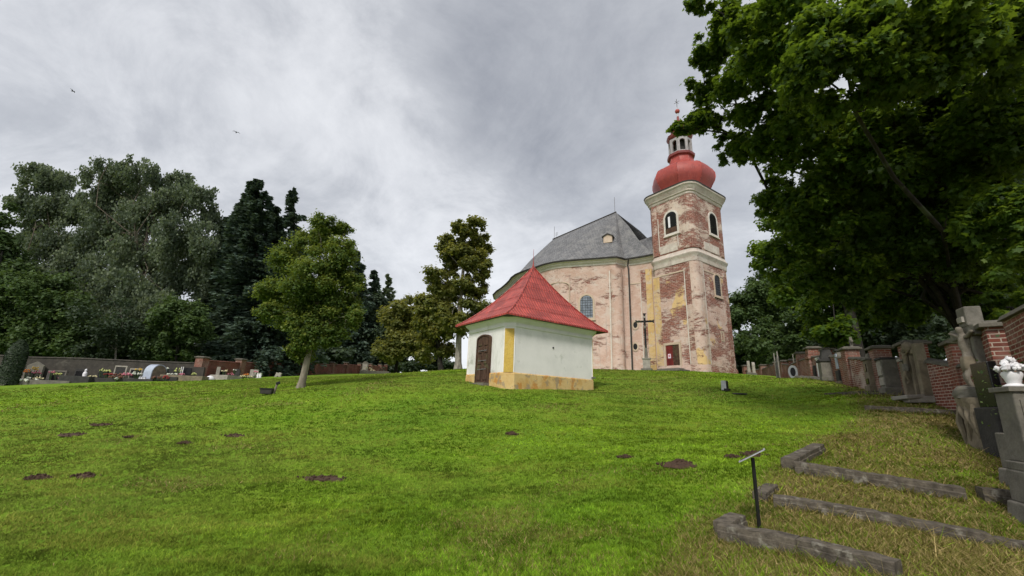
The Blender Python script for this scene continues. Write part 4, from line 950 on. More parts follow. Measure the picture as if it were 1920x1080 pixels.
tree('broadleaf_tree', ground(70, 43.5), [(60, 550, 70, 45), (30, 605, 60, 45), (115, 590, 50, 45), (150, 640, 45, 34), (70, 650, 80, 30)], 43.5, 'leaf_green', 'bark_dark', 15000, .34, 'low spreading green tree overhanging the grey wall behind the thuja', group=GL, trunk_r=.22, depth=1.5, clump=.26, seed=47)
tree('broadleaf_tree', ground(330, 44), [(335, 590, 50, 36), (310, 635, 48, 34), (365, 620, 32, 34), (330, 662, 62, 20)], 44, 'leaf_green', 'bark_dark', 9000, .33, 'small bright green tree behind the arched blue-grey gravestone', group=GL, trunk_r=.14, depth=1, clump=.25, seed=49)
tree('bare_bush', ground(215, 43), [(210, 600, 55, 55), (240, 640, 50, 40), (180, 650, 40, 34)], 43, 'leaf_dark', 'bark_pale', 2600, .3, 'dying bush of bare pale twigs under the tallest birch', 'bush', GL, trunk_r=.12, depth=1, clump=.3, seed=51, twigs=9)
for i, (px, bl, lb) in enumerate([
    (60, [(60, 600, 90, 80), (0, 650, 70, 50), (120, 640, 70, 60)], 'dark tree in shade behind the leftmost birch'), (200, [(190, 600, 80, 80), (260, 640, 80, 50), (150, 640, 60, 50)], 'dark tree in shade behind the bare bush'),
    (400, [(400, 600, 60, 80), (440, 640, 70, 60), (380, 500, 50, 80)], 'dark tree in shade between birch and big spruce'), (540, [(540, 620, 60, 70), (500, 660, 60, 40), (590, 650, 60, 50)], 'dark tree in shade behind the young lawn tree'),
    (660, [(650, 630, 50, 60), (690, 660, 50, 36), (620, 670, 50, 30)], 'dark tree in shade behind the far brick pillars'), (725, [(700, 590, 36, 60), (740, 620, 40, 50), (770, 640, 40, 40), (700, 650, 40, 30)], 'dark tree in shade behind the larch')]):
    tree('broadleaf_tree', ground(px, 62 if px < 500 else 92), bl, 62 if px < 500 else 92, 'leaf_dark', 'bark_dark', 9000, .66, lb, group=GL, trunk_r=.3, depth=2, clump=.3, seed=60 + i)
conifer('spruce_tree', ground(482, 50), at(482, 335, 50), 5.4, 'tallest dark spruce behind the brick wall, left of the young lawn tree', seed=71, ex=.62, n=15000, group=GL, csize=.75, trunk_r=.35)
conifer('spruce_tree', ground(516, 52), at(517, 385, 52), 5.0, 'spruce shoulder directly behind the left edge of the young lawn tree', seed=72, ex=.65, n=9000, group=GL, csize=.75)
conifer('spruce_tree', ground(452, 52), at(453, 372, 52), 4.4, 'spruce leaning against the left flank of the tallest spruce', seed=74, ex=.65, n=8000, group=GL, csize=.75)
conifer('spruce_tree', ground(552, 53), at(551, 350, 53), 4.0, 'thin ragged spruce top just right of the tallest spruce', seed=73, n=4200, sparse=.5, group=GL, csize=.7)
conifer('spruce_tree', ground(428, 54), at(430, 405, 54), 4.8, 'dark spruce squeezed between the tallest birch and the tallest spruce', seed=75, ex=.65, n=8000, group=GL, csize=.75)
conifer('spruce_tree', ground(672, 88), at(668, 468, 88), 6.3, 'spruce behind the right side of the young lawn tree', seed=77, n=8000, group=GL, csize=1.05)
conifer('spruce_tree', ground(705, 94), at(702, 505, 94), 4.2, 'spruce between the young lawn tree and the larch', seed=79, n=6000, group=GL, csize=1.05)
conifer('larch_tree', ground(728, 98), at(728, 512, 98), 4.5, 'airy light larch left of the olive coloured trees', 'leaf_birch', seed=81, n=4200, sparse=.6, csize=.9, droop=.1, group=GL)
tree('broadleaf_tree', ground(742, 66), [(742, 600, 34, 44), (770, 590, 34, 40), (735, 650, 40, 36), (775, 650, 40, 30)], 66, 'leaf_olive', 'bark_dark', 11000, .5, 'lower olive coloured tree left of the tall linden', group=GL, trunk_r=.3, depth=2, clump=.28, seed=83)
tree('linden_tree', ground(829, 58), [(812, 570, 34, 36), (800, 615, 40, 36), (840, 610, 34, 36), (815, 655, 44, 18)], 58, 'leaf_olive', 'bark_dark', 9000, .46, 'dark trunked smaller linden in front of the olive trees', group=GL, trunk_r=.42, depth=1.5, clump=.28, seed=85)
tree('linden_tree', ground(859, 50), [(876, 428, 34, 24), (850, 460, 34, 30), (898, 460, 28, 30), (868, 490, 48, 34), (905, 500, 24, 34), (830, 520, 34, 36), (880, 545, 40, 36), (835, 575, 34, 36), (890, 590, 34, 34), (850, 610, 40, 26)], 50, 'leaf_olive', 'bark_pale', 21000, .38,
     'tall yellowing linden with pale trunk beside the chapel', trunk_r=.42, depth=1.5, clump=.25, seed=87, gaps=.9)
tree('hornbeam_tree', ground(563, 20), [(607, 418, 26, 18), (640, 430, 20, 16), (590, 450, 48, 26), (640, 470, 36, 28), (548, 490, 44, 28), (610, 500, 60, 34), (660, 530, 24, 26), (520, 545, 36, 24), (580, 550, 60, 32), (645, 565, 38, 28),
     (505, 585, 28, 18), (555, 595, 56, 26), (625, 605, 50, 26), (668, 590, 16, 22), (575, 635, 36, 20), (620, 640, 30, 14), (572, 662, 20, 20), (548, 655, 14, 12), (605, 575, 44, 30), (600, 535, 40, 26), (630, 580, 34, 24), (565, 610, 34, 22)], 20, 'leaf_young', 'bark_grey', 42000, .125, 'young green tree with leaning grey trunk standing alone on the lawn', trunk_r=.17, TV=.26, depth=.7, clump=.36, seed=89, gaps=1.6, shellp=1.9,
     lean_top=at(600, 500, 20))
# clipped thuja column at the left
def thuja():
    b = ground(12, 35); root = empty('thuja', b, 0, 'clipped dark green thuja column at the left end of the graves', 'thuja'); n = 9000
    global RNG
    RNG = np.random.default_rng(3); z = RNG.random(n); a = RNG.random(n) * 2 * np.pi; r = .62 * np.minimum(1, (1.02 - z) * 3.2) ** .5 * (.9 + .12 * RNG.random(n))
    C = np.column_stack([r * np.cos(a), r * np.sin(a), .1 + z * 3.5]); Nn = np.column_stack([np.cos(a), np.sin(a), .3 * np.ones(n)]) + RNG.normal(size=(n, 3)) * .35
    V, k = leaves(C, Nn, .20 * RNG.uniform(.6, 1.2, n), LEAF4); fast_mesh('crown', V, k, 'leaf_thuja', RNG.random(n), root)
    MB().tube([(0, 0, -.2), (0, 0, 3.2)], [.12, .03], 7).build('trunk', 'bark_dark', root)
thuja()

# ------------------------------------------------------------------ churchyard walls
def wall_run(root, pts, z_top, thick, mat, cap_mat, name='wall_panel', cap=True, below=0.5):
    """panel between two plan points (world) with sloping top; everything relative to root"""
    o = root.location
    (x0, y0), (x1, y1) = pts; z0, z1 = z_top; d = Vector((x1 - x0, y1 - y0, 0)); L = d.length; d.normalize(); n = Vector((-d.y, d.x, 0)) * thick / 2
    g0, g1 = min(gz(x0, y0), z0 - .3) - below, min(gz(x1, y1), z1 - .3) - below
    a = Vector((x0, y0, 0)) - o; b = Vector((x1, y1, 0)) - o; a.z = b.z = 0
    mb = MB(); r0 = [a - n + Vector((0, 0, g0 - o.z)), a + n + Vector((0, 0, g0 - o.z)), a + n + Vector((0, 0, z0 - o.z)), a - n + Vector((0, 0, z0 - o.z))]
    r1 = [b - n + Vector((0, 0, g1 - o.z)), b + n + Vector((0, 0, g1 - o.z)), b + n + Vector((0, 0, z1 - o.z)), b - n + Vector((0, 0, z1 - o.z))]
    w = mb.loft([r0, r1]).build(name, mat, root)
    if cap:
        n2 = n * 1.35; h = .10
        c0 = [a - n2 + Vector((0, 0, z0 - o.z + .003)), a + n2 + Vector((0, 0, z0 - o.z + .003)), a + n2 * .8 + Vector((0, 0, z0 - o.z + h)), a - n2 * .8 + Vector((0, 0, z0 - o.z + h))]
        c1 = [b - n2 + Vector((0, 0, z1 - o.z + .003)), b + n2 + Vector((0, 0, z1 - o.z + .003)), b + n2 * .8 + Vector((0, 0, z1 - o.z + h)), b - n2 * .8 + Vector((0, 0, z1 - o.z + h))]
        MB().loft([c0, c1]).build('coping', cap_mat, w, bevel=.015)
    return w
def pillar(root, x, y, ztop, w, ang, mat, cap_mat, ornate=False, below=.5):
    o = root.location; g = gz(x, y) - below; c = Vector((x, y, 0)) - o; zt = ztop - o.z; zb = g - o.z
    p = MB().box((c.x, c.y, (zt - .12 + zb) / 2), (w, w, zt - .12 - zb), ang).build('pillar', mat, root)
    cm = MB(); cm.box((c.x, c.y, zt - .075), (w + .20, w + .20, .09), ang)
    cm.box((c.x, c.y, zt - .003), (w + .12, w + .12, .06), ang, taper=.8); cm.build('cap', cap_mat, p, bevel=.015)
    if ornate:
        MB().box((c.x, c.y, zt - .62), (w + .14, w + .14, .16), ang).box((c.x, c.y, zt - .95), (w + .05, w + .05, .10), ang).build('moulded_course', mat, p)
    return p
rw = empty('brick_wall', ground(1700, 14), 0, 'low red brick wall with stepped capped pillars behind the right gravestones', 'brick wall'); rw['kind'] = 'thing'
RP = [(1878, 606, 8.4, .62), (1797, 638, 11.5, .5), (1708, 641, 14, .58), (1647, 650, 16.8, .56), (1592, 652, 19.7, .56), (1552, 653, 22.6, .5), (1522, 651, 25, .58), (1500, 661, 28, .5), (1485, 674, 34, .5), (1469, 676, 37, .5),
      (1455, 679, 43, .5), (1444, 683, 48, .5), (1430, 684, 53, .7), (1397, 685, 58, .6)]
RPW = []
for px, py, Y, w in RP:
    t = at(px, py, Y); RPW.append((t.x, t.y, t.z, w))
for i, (x, y, z, w) in enumerate(RPW):
    nx = RPW[min(i + 1, len(RPW) - 1)]; pv = RPW[max(i - 1, 0)]; ang = math.atan2(nx[1] - pv[1], nx[0] - pv[0])
    pillar(rw, x, y, z, w, ang, 'brick_red' if i != 0 else 'brick_pale2', 'cap', ornate=(i == 6))
    if i + 1 < len(RPW):
        if i == 0: ext = None
        h0 = max(gz(x, y) + 1.22, z - .75); h1 = max(gz(nx[0], nx[1]) + 1.22, nx[2] - .75)
        h0 = min(h0, z - .3); h1 = min(h1, nx[2] - .3)
        wall_run(rw, [(x, y), (nx[0], nx[1])], (h0, h1), .34, 'brick_pale' if i in (1, 3) else 'brick_red', 'cap')
# nearest, higher stretch of the wall running on past the frame edge
t0 = at(1905, 590, 7.6)
d0 = Vector((RPW[0][0] - RPW[1][0], RPW[0][1] - RPW[1][1], 0)).normalized()
e0 = Vector((t0.x, t0.y, 0)); e1 = e0 + d0 * 6
wall_run(rw, [(e0.x + .02, e0.y), (e1.x, e1.y)], (t0.z - .12, t0.z - .3), .42, 'brick_pale2', 'cap')

lw = empty('brick_wall', ground(560, 50), 0, 'long dull red brick wall with capped pillars running away behind the left graves', 'brick wall'); lw['kind'] = 'thing'
LP_ = [(381, 669, 40, .75), (453, 673, 45, .7), (512, 677, 50, .5), (555, 676, 54, .7), (591, 678, 59, .6), (624, 679, 64, .6), (650, 679.5, 69, .6), (675, 681, 74, .6), (695, 682, 79, .6), (713, 683, 84, .6), (724, 683.5, 89, .6)]
LPW = []
for px, py, Y, w in LP_:
    t = at(px, py, Y); LPW.append((t.x, t.y, t.z, w))
for i, (x, y, z, w) in enumerate(LPW):
    nx = LPW[min(i + 1, len(LPW) - 1)]; pv = LPW[max(i - 1, 0)]; ang = math.atan2(nx[1] - pv[1], nx[0] - pv[0])
    pillar(lw, x, y, z, w, ang, 'brick_red', 'cap')
    if i + 1 < len(LPW): wall_run(lw, [(x, y), (nx[0], nx[1])], (z - .35, nx[2] - .45), .36, 'brick_dark', 'brick_dark')
gw = empty('rendered_wall', ground(200, 38.6), 0, 'old grey rendered wall behind the flower covered graves at the left', 'wall'); gw['kind'] = 'thing'
pts = [(-60, 37.5, 664), (60, 38.4, 671), (150, 39, 673), (260, 39.6, 678), (372, 40.2, 682)]
for i in range(4):
    a = at(pts[i][0], pts[i][2], pts[i][1]); b = at(pts[i + 1][0], pts[i + 1][2], pts[i + 1][1])
    wall_run(gw, [(a.x, a.y), (b.x, b.y)], (a.z, b.z), .4, 'wall_grey', 'wall_grey')

# ------------------------------------------------------------------ gravestones on the right
WALL_ANG = math.atan2(RPW[3][1] - RPW[2][1], RPW[3][0] - RPW[2][0])       # direction of the wall
FACE = WALL_ANG + math.pi / 2       # local -Y of a stone looks at the path... local x runs along the wall
GS = 'old gravestones along the right wall'
def grave(px, Y, name, label, cat='gravestone', rz=None, group=GS, lean=0.0):
    g = ground(px, Y); o = empty(name, (g.x, g.y, g.z - .03), 0, label, cat, group)
    o.rotation_euler = (0, lean, (WALL_ANG - math.pi) if rz is None else rz); return o      # local x along the wall towards the viewer, local y to the wall side
def stack(o, items):
    """items: (part name, material, w(x), d(y), h, taper)"""
    z = 0.0; out = []
    for it in items:
        nm, mt_, w, d, h = it[:5]; tp = it[5] if len(it) > 5 else 1.0; yo = it[6] if len(it) > 6 else 0.0
        out.append(MB().box((0, yo, z + h / 2), (w, d, h), taper=tp).build(nm, mt_, o, bevel=min(.02, h * .15))); z += h - .002
    return out, z
# local axes: x = along the wall (depth seen from the viewer), y = across; the face towards the path is -y... checked with FACE
o = grave(2012, 5.2, 'gravestone', 'largest weathered grey stele on a rough block at the right frame edge')
BIG = o
stack(o, [('base', 'stone', .62, .80, .26, .92), ('base', 'stone', .50, .68, .36, .97), ('pedestal', 'stone', .46, .64, .10), ('slab', 'stone', .40, .58, .80, .95), ('cap', 'stone', .44, .62, .06)])
MB().prism([[(-.24, .70), (.24, .70), (.23, 1.42), (-.23, 1.42)], [(-.20, .74), (.20, .74), (.19, 1.38), (-.19, 1.38)]], .02, Matrix.Translation((.195, 0, 0)) @ Matrix.Rotation(math.radians(90), 4, 'Z') @ Matrix.Translation((0, -.012, 0))).build('panel_border', 'stone', o)
o = grave(1915, 6.6, 'broken_headstone', 'small grey broken headstone leaning beside the largest stele')
stack(o, [('base', 'stone', .34, .34, .26, .85), ('slab', 'stone', .28, .2, .50, .95)])
o = grave(1886, 8.3, 'black_headstone', 'plain black stone slab between stone Christ and brick pillar'); stack(o, [('base', 'dark_stone', .7, .3, .9), ('slab', 'black_stone', .62, .14, .85)])
o = grave(1676, 15.3, 'gravestone', 'wide dark tomb block with pale plates for its lit left face, next to the broken crucifix')
ps_, z = stack(o, [('base', 'stone', .72, .62, .28), ('shaft', 'stone', .56, .5, .98), ('cap', 'dark_stone', .64, .58, .07)]); MB().box((0, -.262, .95), (.44, .03, .48)).build('plaque', 'pale_stone', o); MB().box((0, -.262, .50), (.44, .03, .26)).build('plaque', 'pale_stone', o)  # pale plates put the lit look of the left face into colour
o = grave(1645, 17.2, 'gravestone', 'slim tan stele with two dark plaques in front of a brick pillar')
ps_, z = stack(o, [('base', 'tan_stone', .66, .6, .25), ('shaft', 'tan_stone', .52, .48, 1.0), ('cap', 'stone', .62, .58, .07), ('finial', 'stone', .40, .36, .22, .7)]); MB().box((0, -.252, .95), (.26, .03, .3)).build('plaque', 'black_stone', o); MB().box((0, -.252, .42), (.34, .03, .22)).build('plaque', 'black_stone', o)
o = grave(1610, 19.8, 'obelisk', 'stele topped with a thin stone cross, two stones left of the slim tan stele')
stack(o, [('base', 'tan_stone', .66, .6, .16), ('pedestal', 'stone', .54, .5, .56), ('pedestal_cap', 'stone', .60, .56, .06), ('shaft', 'stone', .44, .40, .86, .82), ('cap', 'stone', .42, .38, .06)])
c = MB(); c.box((0, 0, 1.95), (.10, .10, .62)); c.box((0, 0, 2.06), (.36, .09, .09)); c.build('cross', 'stone', o, bevel=.01)
o = grave(1584, 21, 'gravestone', 'squat pedestal stone with pale blue-grey panel and flat dark cap')
stack(o, [('base', 'tan_stone', .68, .6, .14), ('pedestal', 'dark_stone', .56, .5, .52), ('slab', 'stone', .44, .34, .92), ('cap', 'dark_stone', .56, .46, .09)]); MB().box((.0, -.19, 1.1), (.34, .04, .72)).build('inscription_panel', 'blue_stone', o)
o = grave(1556, 22.3, 'tomb', 'stone block tomb with pyramid roof beside the whitewashed wall', 'tomb')
stack(o, [('base', 'stone', .86, .8, .22), ('block', 'stone', .74, .7, .76), ('cornice', 'dark_stone', .86, .82, .12), ('roof', 'dark_stone', .62, .58, .52, .62)])
o = grave(1540, 23.2, 'gravestone', 'narrow white painted grave marker beside the pyramid roofed tomb')
stack(o, [('base', 'pale_stone', .5, .4, .15), ('slab', 'white', .40, .18, .95), ('cap', 'white', .46, .24, .08)])
o = grave(1531, 24.5, 'gravestone', 'small dark headstone left of the white painted marker'); stack(o, [('base', 'stone', .5, .35, .15), ('slab', 'dark_stone', .42, .16, .62)])
o = grave(1414, 43, 'gravestone', 'grey round topped headstone against the far brick wall')
MB().prism([arch(.8, 1.25, 10)], .25, Matrix.Translation((0, -.12, 0))).build('slab', 'pale_stone', o, bevel=.02); MB().box((0, 0, .05), (1.0, .45, .2)).build('base', 'stone', o)
o = grave(1405, 46, 'gravestone', 'grey upright stone closest to the church tower corner'); stack(o, [('base', 'stone', .8, .5, .25), ('slab', 'pale_stone', .6, .28, 1.2, .9)])
# grave railing of leaning iron bars
o = grave(1497, 31, 'grave_railing', 'leaning rusty iron grave railing with tall posts in front of brick pillars', 'railing', group=None)
for k, (xx, yy, hh, ln) in enumerate([(-.9, 0, 2.1, .10), (.9, .0, 2.0, -.06), (-.9, -1.2, 2.2, .08), (.9, -1.2, 2.1, .05)]):
    MB().tube([(xx, yy, -.1), (xx + ln, yy, hh)], .035, 6).build('post', 'pale_stone', o)
g = MB()
for i in range(9):
    xx = -.8 + i * .2; g.tube([(xx, -1.2, .1), (xx + .22, -1.15, 1.75 + .1 * (i % 2))], .014, 4)
for zz in (.35, .85, 1.35, 1.6): g.tube([(-.9, -1.2, zz), (.95, -1.2, zz + .03)], .014, 4)
g.build('bars', 'iron', o)
o = grave(1463, 33, 'metal_post', 'thin pale metal post leaning in front of the far brick pillars', 'post', group=None); MB().tube([(0, 0, -.2), (.12, 0, 1.75)], [.05, .035], 6).build('post_tube', 'pale_stone', o)
o = grave(1489, 29, 'wreath', 'black and white oval wreath hung in the iron grave railing', 'wreath', group=None)
w = MB(); w.prism([[(.30 * math.cos(a / 16 * 2 * math.pi), .62 + .45 * math.sin(a / 16 * 2 * math.pi)) for a in range(16)], [(.17 * math.cos(a / 16 * 2 * math.pi), .62 + .30 * math.sin(a / 16 * 2 * math.pi)) for a in range(16)]], .07, Matrix.Rotation(math.radians(60), 4, 'Z')); w.build('ring', 'white', o)
MB().prism([[(.165 * math.cos(a / 16 * 2 * math.pi), .62 + .29 * math.sin(a / 16 * 2 * math.pi)) for a in range(16)]], .04, Matrix.Rotation(math.radians(60), 4, 'Z')).build('panel', 'black_stone', o)

# stone figure of Christ grown from a skeleton
def figure(name, joints, edges, mat, parent, sub=2):
    me = bpy.data.meshes.new(name); names = list(joints); me.from_pydata([joints[k][0] for k in names], [(names.index(a), names.index(b)) for a, b in edges], [])
    o = bpy.data.objects.new(name, me); COL.objects.link(o); me.materials.append(M[mat]); o.parent = parent
    s = o.modifiers.new('skin', 'SKIN'); s.use_smooth_shade = True
    for i in range(len(names)): me.skin_vertices[0].data[i].use_root = False
    for i, k in enumerate(names): me.skin_vertices[0].data[i].radius = joints[k][1]
    me.skin_vertices[0].data[names.index('pelvis')].use_root = True
    b = o.modifiers.new('sub', 'SUBSURF'); b.levels = sub; b.render_levels = sub; return o
def corpus(parent, S, zt, y, mat, cloth, arms=(True, True)):
    """crucified figure: arms line at height zt, body hanging in front (-y) of a cross in the xz plane"""
    J = {'pelvis': ((.02, y - .03, zt - .62), (.105, .085)), 'belly': ((.0, y - .02, zt - .46), (.095, .075)), 'chest': ((0, y - .03, zt - .26), (.135, .09)), 'collar': ((0, y - .02, zt - .10), (.085, .06)), 'neck': ((.01, y - .05, zt - .01), (.045, .045)),
         'head': ((.03, y - .09, zt + .10), (.078, .085)), 'crown': ((.035, y - .09, zt + .19), (.055, .06)),
         'shL': ((-.17, y - .0, zt - .06), (.055, .055)), 'elL': ((-.40, y, zt + .03), (.040, .040)), 'wrL': ((-.63, y, zt + .10), (.028, .028)), 'haL': ((-.72, y, zt + .13), (.032, .02)),
         'shR': ((.17, y - .0, zt - .06), (.055, .055)), 'elR': ((.40, y, zt + .03), (.040, .040)), 'wrR': ((.63, y, zt + .10), (.028, .028)), 'haR': ((.72, y, zt + .13), (.032, .02)),
         'hipL': ((-.07, y - .03, zt - .70), (.085, .085)), 'knL': ((-.06, y - .14, zt - 1.06), (.06, .06)), 'anL': ((-.02, y - .02, zt - 1.44), (.036, .036)), 'ftL': ((-.02, y - .10, zt - 1.56), (.04, .028)),
         'hipR': ((.09, y - .03, zt - .70), (.085, .085)), 'knR': ((.06, y - .16, zt - 1.05), (.06, .06)), 'anR': ((.04, y - .05, zt - 1.44), (.036, .036)), 'ftR': ((.03, y - .14, zt - 1.55), (.04, .028))}
    Ed = [('pelvis', 'belly'), ('belly', 'chest'), ('chest', 'collar'), ('collar', 'neck'), ('neck', 'head'), ('head', 'crown'), ('collar', 'shL'), ('shL', 'elL'), ('elL', 'wrL'), ('wrL', 'haL'), ('collar', 'shR'), ('shR', 'elR'), ('elR', 'wrR'), ('wrR', 'haR'),
          ('pelvis', 'hipL'), ('hipL', 'knL'), ('knL', 'anL'), ('anL', 'ftL'), ('pelvis', 'hipR'), ('hipR', 'knR'), ('knR', 'anR'), ('anR', 'ftR')]
    drop = set()
    if not arms[0]: drop |= {'elL', 'wrL', 'haL'}
    if not arms[1]: drop |= {'wrR', 'haR'}
    J = {k: ((Vector(p) - Vector((0, y, zt))) * S + Vector((0, y, zt)), (r[0] * S, r[1] * S)) for k, (p, r) in J.items() if k not in drop}
    f = figure('christ_figure', J, [e for e in Ed if e[0] in J and e[1] in J], mat, parent)
    c = MB(); rings = []
    for zz, rx, ry in ((-.56, .135, .115), (-.66, .155, .135), (-.78, .16, .145), (-.90, .145, .135), (-.93, .12, .11)):
        rings.append([Vector((.01, y - .04, zt)) + Vector(((rx + .012 * math.sin(5 * a)) * math.cos(a), (ry + .012 * math.cos(7 * a)) * math.sin(a), zz)) * S for a in [2 * math.pi * i / 24 for i in range(24)]])
    c.loft(rings).build('loincloth', cloth, f, smooth=50); return f
# large crucifix with the stone Christ
o = grave(1868, 8.9, 'stone_crucifix', 'tall mossy stone crucifix with Christ on a carved block, right of the bare brick wall', 'crucifix', group=None)
o.location.z -= .05
bl = MB(); rn = random.Random(4)
rings = []
for zz, w, d in ((-.2, .50, .46), (.0, .52, .48), (.18, .47, .42), (.5, .45, .40), (.86, .50, .44), (.96, .54, .48), (1.04, .50, .46)):
    rings.append([Vector((w / 1.3 * math.copysign(abs(math.cos(a)) ** .45, math.cos(a)) + rn.uniform(-.02, .02), d / 1.3 * math.copysign(abs(math.sin(a)) ** .45, math.sin(a)) + rn.uniform(-.02, .02), zz)) for a in [2 * math.pi * i / 20 for i in range(20)]])
ped = bl.loft(rings).build('pedestal', 'tan_stone', o, smooth=35)
dr_ = MB()
for k, (x0, x1, zz0, zz1) in enumerate([(-.22, .05, .98, .45), (.0, .2, .9, .35), (.12, -.05, .8, .2), (.25, .28, .95, .25), (-.28, -.24, .9, .1)]):
    dr_.tube([(x0 * 1.1, -.30, zz0), ((x0 + x1) * .6, -.335, (zz0 + zz1) / 2 + .05), (x1 * 1.1, -.31, zz1)], [.03, .07, .03], 7)
dr_.build('carved_drapery', 'tan_stone', ped, smooth=50)
dr_ = MB()
for (yy, z0, z1) in ((-.22, .95, .3), (.02, .92, .15), (.2, .85, .35)): dr_.tube([(.32, yy, z0), (.335, yy * .6, (z0 + z1) / 2), (.31, yy * .2 - .05, z1)], [.03, .07, .03], 7)
dr_.build('carved_drapery', 'tan_stone', ped, smooth=50)
cr_ = MB(); cr_.box((0, .10, 1.95), (.30, .24, 1.9)); cr_.box((-.22, .10, 2.42), (1.05, .22, .24)); cr_.box((0, .10, 2.72), (.36, .28, .42))
cr_.build('cross', 'stone', o, bevel=.03)
MB().box((0, -.06, 2.66), (.22, .05, .12)).build('inscription_scroll', 'pale_stone', o, bevel=.01)
corpus(o, .86, 2.36, -.06, 'body_stone', 'tan_stone', (True, False))
MB().blob((-.1, -.15, 1.12), (.36, .26, .16), 3, .2, 10, 6).build('carved_rock', 'stone', o, smooth=60)
# broken crucifix against the wall
o = grave(1722, 13.6, 'broken_crucifix', 'broken mossy stone crucifix with two leaning posts on low slabs', 'crucifix', group=None)
MB().box((0, 0, .06), (1.25, .95, .2), tilt=(.03, .02, .06)).build('base', 'pale_stone', o, bevel=.03); MB().box((.35, -.35, .10), (.7, .5, .12), tilt=(.08, -.05, .3)).build('base', 'pale_stone', o, bevel=.03)
MB().box((.42, .12, .92), (.28, .26, 1.65), taper=.9).build('post', 'tan_stone', o, bevel=.02)
MB().box((-.35, -.05, .66), (.24, .22, 1.15), tilt=(0, .03, 0)).build('post', 'tan_stone', o, bevel=.02); MB().box((-.35, -.06, 1.30), (.30, .28, .08)).build('post_cap', 'pale_stone', o, bevel=.015)
cr_ = MB(); cr_.box((0, .05, .95), (.17, .15, 1.7)); cr_.box((0, .05, 1.52), (.75, .14, .15)); cr_.build('cross', 'tan_stone', o, bevel=.02)
MB().blob((.05, -.02, 1.66), (.20, .15, .19), 8, .1, 12, 8).build('carved_head_wreath', 'tan_stone', o, smooth=60)
corpus(o, .62, 1.50, -.10, 'tan_stone', 'stone', (True, False))
# crucifix in front of the church
g = ground(1213, 43.6); o = empty('wooden_crucifix', g, math.radians(-20), 'tall dark wooden crucifix on a stone pedestal beside the church wall', 'crucifix')
stack(o, [('base', 'stone', 1.1, 1.0, .2), ('pedestal', 'pale_stone', .72, .66, .95), ('pedestal_cap', 'pale_stone', .86, .80, .10)])
MB().box((0, 0, 1.75), (.34, .3, 1.1), taper=.75).build('foot', 'stone', o, bevel=.02)
cr_ = MB(); cr_.box((0, 0, 3.9), (.20, .18, 3.9)); cr_.box((0, 0, 5.05), (1.75, .16, .18))
for p in ((-.86, 5.05), (.86, 5.05), (0, 5.85)): cr_.box((p[0], 0, p[1]), (.30 if p[0] == 0 else .12, .18, .12 if p[0] == 0 else .32))
cr_.build('cross', 'cross_wood', o, bevel=.01); corpus(o, .85, 5.05, -.12, 'cross_wood', 'stone')
MB().box((0, -.11, 5.5), (.3, .03, .18)).build('inscription_scroll', 'pale_stone', o)

# white ceramic rose vase, plant and pot beside the largest stele
stele_top = Vector(); S0 = at(1906, 744, 5.15)
o = empty('flower_vase', S0 + Vector((.03, 0, .0)), .4, 'white ceramic vase of roses standing on the largest stele', 'vase')
o.location = BIG.matrix_basis @ Vector((.02, -.16, 1.565))
MB().lathe([(.10, 0), (.11, .02), (.06, .05), (.075, .10), (.10, .16), (.085, .19)], 18).build('bowl', 'white', o, smooth=50)
rs = MB(); rn = random.Random(2)
for i in range(60):
    a = rn.uniform(0, 6.28); r = rn.uniform(0, .14); rs.blob((r * math.cos(a), r * math.sin(a), .20 + .17 * (1 - r / .14) * rn.random() + .02), rn.uniform(.018, .036), i, .38, 7, 5)
rs.build('roses', 'white', o, smooth=60)
o = empty('potted_plant', ground(1985, 6.6) , 0, 'orange flowered plant growing behind the white rose vase', 'plant')
RNG = np.random.default_rng(9); n = 620; C = RNG.normal(size=(n, 3)) * np.array([.2, .2, .28]) + np.array([0, 0, 1.25]); V, k = leaves(C, rdir(n) + np.array([0, 0, .7]), .055 * RNG.uniform(.6, 1.3, n), LEAF6); fast_mesh('foliage', V, k, 'leaf_green', RNG.random(n), o)
st_ = MB()
for i in range(9): st_.tube([(0, 0, -.05), (rn.uniform(-.15, .15), rn.uniform(-.15, .15), .7), (rn.uniform(-.35, .35), rn.uniform(-.35, .35), 1.5)], [.014, .01, .005], 5)
st_.build('stem', 'stem', o); bm_ = MB()
for i in range(5): bm_.blob((rn.uniform(-.25, .2), rn.uniform(-.3, .2), rn.uniform(1.2, 1.6)), .045, i, .2, 7, 5)
bm_.build('blossom', 'flowers_orange', o, smooth=60)

